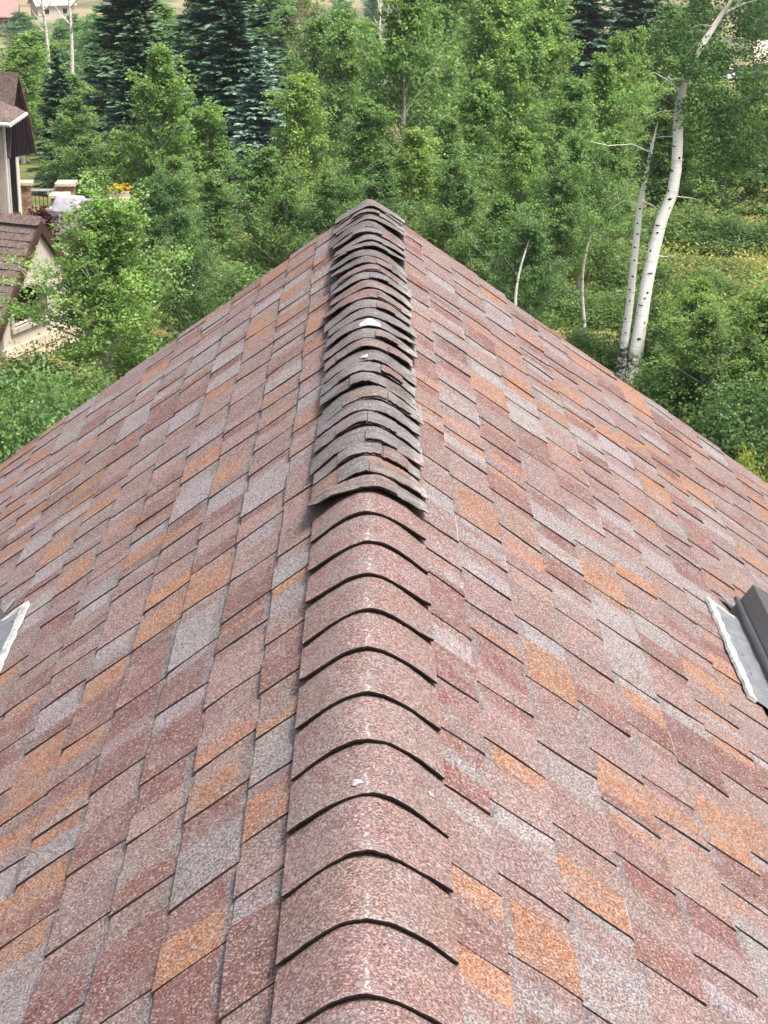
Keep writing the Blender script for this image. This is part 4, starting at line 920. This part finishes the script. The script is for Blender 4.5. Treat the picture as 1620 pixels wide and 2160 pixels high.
# stone base course of the wing
rt = random.Random(9)
for row in range(4):
    a = -.1
    while a < GW:
        wd = rt.uniform(.22, .46); z0 = -1.60 + row * .20
        NB(MB().prism([LW(a, -.10 - rt.uniform(0, .05), z0), LW(a + wd - .02, -.10 - rt.uniform(0, .05), z0), LW(a + wd - .02, -.09, z0 + .188), LW(a, -.09, z0 + .188)], BK * .09), 'stone', M['stonecap']); a += wd

# terrace with pillars, railing, grill
ter = MB().box(-9.2, -5.9, 44.3, 48.6, -4.0, -.02).build('terrace', M['terrace']); ter['kind'] = 'structure'
def pillar(label, x, y, zt, w):
    root = empty('stone_pillar', (x, y, -.02)); tag(root, label, 'pillar', 'stone pillars round the terrace'); r = random.Random(int(x * 100))
    z = 0.0; hh = zt + .02 - .09
    while z < hh - .02:
        h = min(r.uniform(.13, .22), hh - z); q = w / 2; s = r.uniform(-.04, .04)
        for x0, x1 in ((-q, s), (s + .008, q)):
            MB().box(x0 - r.uniform(0, .012), x1 + (r.uniform(0, .012) if x1 == q else 0), -q - r.uniform(0, .015), q, z + .004, z + h - .004).build('stone', M['stone'], root)
        z += h
    MB().box(-w / 2 - .07, w / 2 + .07, -w / 2 - .07, w / 2 + .07, hh, hh + .09).build('cap', M['stonecap'], root, bevel=.015)
pillar('stone pillar with pale cap beside the dark window of the neighbouring house', -8.78, 48.2, 1.03, .26)
pillar('tallest pale capped stone pillar behind the covered grill', -7.73, 48.2, 1.02, .38)
pillar('stone pillar with tan cap just left of the covered grill', -7.62, 46.4, 1.05, .34)
pillar('stone pillar carrying the yellow flower box', -6.2, 46.8, .90, .34)
pillar('low stone pillar with a flat cap right of the covered grill', -6.3, 45.0, .83, .24)
def railing(label, x0, x1, y, z):
    root = empty('railing', ((x0 + x1) / 2, y, -.02)); tag(root, label, 'railing'); L = (x1 - x0) / 2; h = z + .02
    MB().box(-L, L, -.03, .03, h - .05, h).build('handrail', M['railcap'], root); MB().box(-L, L, -.015, .015, .08, .11).build('bottom_rail', M['rail'], root)
    n = int(2 * L / .10)
    for k in range(1, n): MB().box(-L + k * 2 * L / n - .008, -L + k * 2 * L / n + .008, -.008, .008, .11, h - .05).build('baluster', M['rail'], root)
railing('dark baluster railing between two stone pillars left of the grill', -8.64, -7.93, 48.2, .83)
railing('thin dark railing behind and right of the covered grill', -7.52, -6.4, 48.2, .58)
# covered grill
gr = empty('covered_grill', (-7.26, 45.6, -.02), math.radians(-22), (1.18, 1.18, 1.04)); tag(gr, 'barbecue grill under a pale grey fitted cover on the terrace', 'grill')
gv_ = []; prof_g = [(.26, .28, .25, 0), (.45, .29, .26, .01), (.65, .31, .27, .0), (.80, .33, .28, 0), (.82, .32, .27, 0), (1.0, .29, .22, .03), (1.09, .26, .17, .04)]
nn = 28; r = random.Random(4); rings = []
for (z_, a, b, sh) in prof_g:
    ring = []
    for k in range(nn):
        t = 2 * math.pi * k / nn; c, s = math.cos(t), math.sin(t); e = .28
        x = a * math.copysign(abs(c) ** e, c); y = b * math.copysign(abs(s) ** e, s) + sh
        fold = .014 * math.sin(9 * t + z_ * 5) * (1 - z_)
        ring.append((x * (1 + fold / a), y * (1 + fold / b), z_ + (.02 * math.sin(5 * t) if z_ == .26 else 0)))
    rings += ring
fs = [(i * nn + k, i * nn + (k + 1) % nn, (i + 1) * nn + (k + 1) % nn, (i + 1) * nn + k) for i in range(len(prof_g) - 1) for k in range(nn)] + [tuple(range((len(prof_g) - 1) * nn, len(prof_g) * nn))]
MB().add(rings, fs).build('cover', M['grill'], gr)
MB().box(-.14, .14, -.235, -.195, .86, .90).build('handle', M['grill'], gr, bevel=.01)
MB().box(.30, .56, -.20, .22, .40, .90).build('side_shelf_cover', M['grill'], gr, bevel=.05)
MB().box(-.48, -.30, -.18, .2, .70, .84).build('side_shelf_cover', M['grill'], gr, bevel=.05)
for x in (-.26, .26):
    MB().tube([(x - .03, -.16, .05), (x + .03, -.16, .05)], .05, 10).build('wheel', M['tyre'], gr)
# burgundy shrub and flower box
cs = g_.normal(0, 1, (40, 3)) * [.16, .16, .18] + [0, 0, .42]
bs = empty('burgundy_shrub', (-7.72, 44.6, .25)); tag(bs, 'dark burgundy shrub left of the covered grill', 'shrub')
link(bpy.data.objects.new('foliage', quads_mesh('foliage', *leaf_cloud(g_, cs, .09, 30, .07, (.055, .014, .022)), M['leaf'])), bs)
mb = MB(); [mb.tube([(0, 0, -.25), tuple(cs[k])], [.012, .004], 4) for k in range(6)]; mb.build('stems', M['twig'], bs)
fb = empty('flower_box', (-6.2, 46.8, .90)); tag(fb, 'box of yellow flowers on a stone pillar right of the grill', 'flower box')
MB().box(-.24, .24, -.11, .11, .0, .13).build('planter', M['stonecap'], fb, bevel=.01)
fc = g_.normal(0, 1, (30, 3)) * [.14, .06, .03] + [0, 0, .20]
link(bpy.data.objects.new('flowers', quads_mesh('flowers', *leaf_cloud(g_, fc, .04, 12, .05, (.75, .50, .04)), M['leaf'])), fb)
link(bpy.data.objects.new('foliage', quads_mesh('foliage', *leaf_cloud(g_, fc - [0, 0, .06], .06, 10, .06, (.10, .15, .04)), M['leaf'])), fb)

# ------------------------------------------------------------------ far buildings and cars in the valley
def far_house(label, x, y, w, d, hw, hr, rz, wall, roof, nwin):
    root = empty('far_house', (x, y, gz(x, y)), rz); tag(root, label, 'building')
    MB().box(-w / 2, w / 2, -d / 2, d / 2, -1.0, hw).build('wall', wall, root)
    MB().prism([(-w / 2 - .5, -d / 2 - .5, hw - .1), (w / 2 + .5, -d / 2 - .5, hw - .1), (w / 2 + .5, 0, hw + hr), (-w / 2 - .5, 0, hw + hr)], (0, 0, .2)).build('roof', roof, root)
    MB().prism([(-w / 2 - .5, d / 2 + .5, hw - .1), (w / 2 + .5, d / 2 + .5, hw - .1), (w / 2 + .5, .001, hw + hr), (-w / 2 - .5, .001, hw + hr)], (0, 0, .2)).build('roof', roof, root)
    for s_ in (-1, 1): MB().prism([(s_ * w / 2, -d / 2, hw), (s_ * w / 2, d / 2, hw), (s_ * w / 2, 0, hw + hr)], (-s_ * .2, 0, 0)).build('gable', wall, root)
    for k in range(nwin):
        x0 = -w / 2 + (k + .5) * w / nwin
        f = MB().box(x0 - .55, x0 + .55, -d / 2 - .05, -d / 2 - .001, hw * .35, hw * .8).build('window', M['gutter'], root)
        MB().box(x0 - .45, x0 + .45, -d / 2 - .08, -d / 2 - .051, hw * .40, hw * .76).build('pane', M['window'], f)
far_house('far house with a pinkish red roof at the left photo edge', -70.0, 356.0, 11, 9, 2.6, 2.4, .15, M['farwall'], M['redroof'], 3)
far_house('far pale house between the white dead trunks', -61.5, 378.0, 7, 6, 2.6, 1.6, .4, M['farwhite'], M['farwhite'], 2)
far_house('far tan roofed building behind the dry field at right', 59.0, 258.0, 15, 9, 2.2, 2.2, -.12, M['farwall'], M['tanroof'], 4)
def car(label, x, y, rz, paint):
    root = empty('parked_car', (x, y, gz(x, y) + .15), rz); tag(root, label, 'car', 'cars parked by the far building')
    MB().prism([(-2.1, -.85, .35), (2.1, -.85, .35), (2.15, -.85, .75), (1.2, -.85, .95), (-2.05, -.85, 1.0), (-2.15, -.85, .7)], (0, 1.7, 0)).build('body', paint, root, bevel=.08)
    c = MB().prism([(-1.9, -.74, .96), (1.05, -.74, .93), (.45, -.74, 1.48), (-1.5, -.74, 1.52)], (0, 1.48, 0)).build('cabin', M['window'], root, bevel=.05)
    MB().prism([(-1.55, -.70, 1.50), (.48, -.70, 1.47), (.40, -.70, 1.54), (-1.45, -.70, 1.57)], (0, 1.40, 0)).build('roof', paint, root)
    for wx in (-1.35, 1.35):
        for wy in (-.86, .70):
            t = MB().tube([(wx, wy, .33), (wx, wy + .18, .33)], .33, 14).build('wheel', M['tyre'], root); MB().tube([(wx, wy - .01, .33), (wx, wy + .19, .33)], .18, 10).build('rim', M['gutter'], t)
    for wy in (-.6, .6): MB().box(2.10, 2.17, wy - .18, wy + .18, .6, .74).build('headlight', M['lamp'], root)
car('white car parked left of the tan roofed building', 46.3, 250.0, 1.25, M['carwhite'])
car('dark car parked between the white car and the tan roofed building', 49.3, 253.0, .35, M['cardark'])

# ------------------------------------------------------------------ thin summer haze over the valley
hz = MB().box(-450, 450, -60, 460, -29, 13.5).build('haze', [bpy.data.materials.new('valley_haze')]); hz['kind'] = 'stuff'
hm = hz.data.materials[0]; hm.use_nodes = True; ht = hm.node_tree; ht.nodes.remove(ht.nodes['Principled BSDF'])
pv = ht.nodes.new('ShaderNodeVolumePrincipled'); pv.inputs['Color'].default_value = (.80, .88, 1.0, 1); pv.inputs['Density'].default_value = .00022; pv.inputs['Anisotropy'].default_value = .2
ht.links.new(pv.outputs[0], ht.nodes['Material Output'].inputs['Volume'])
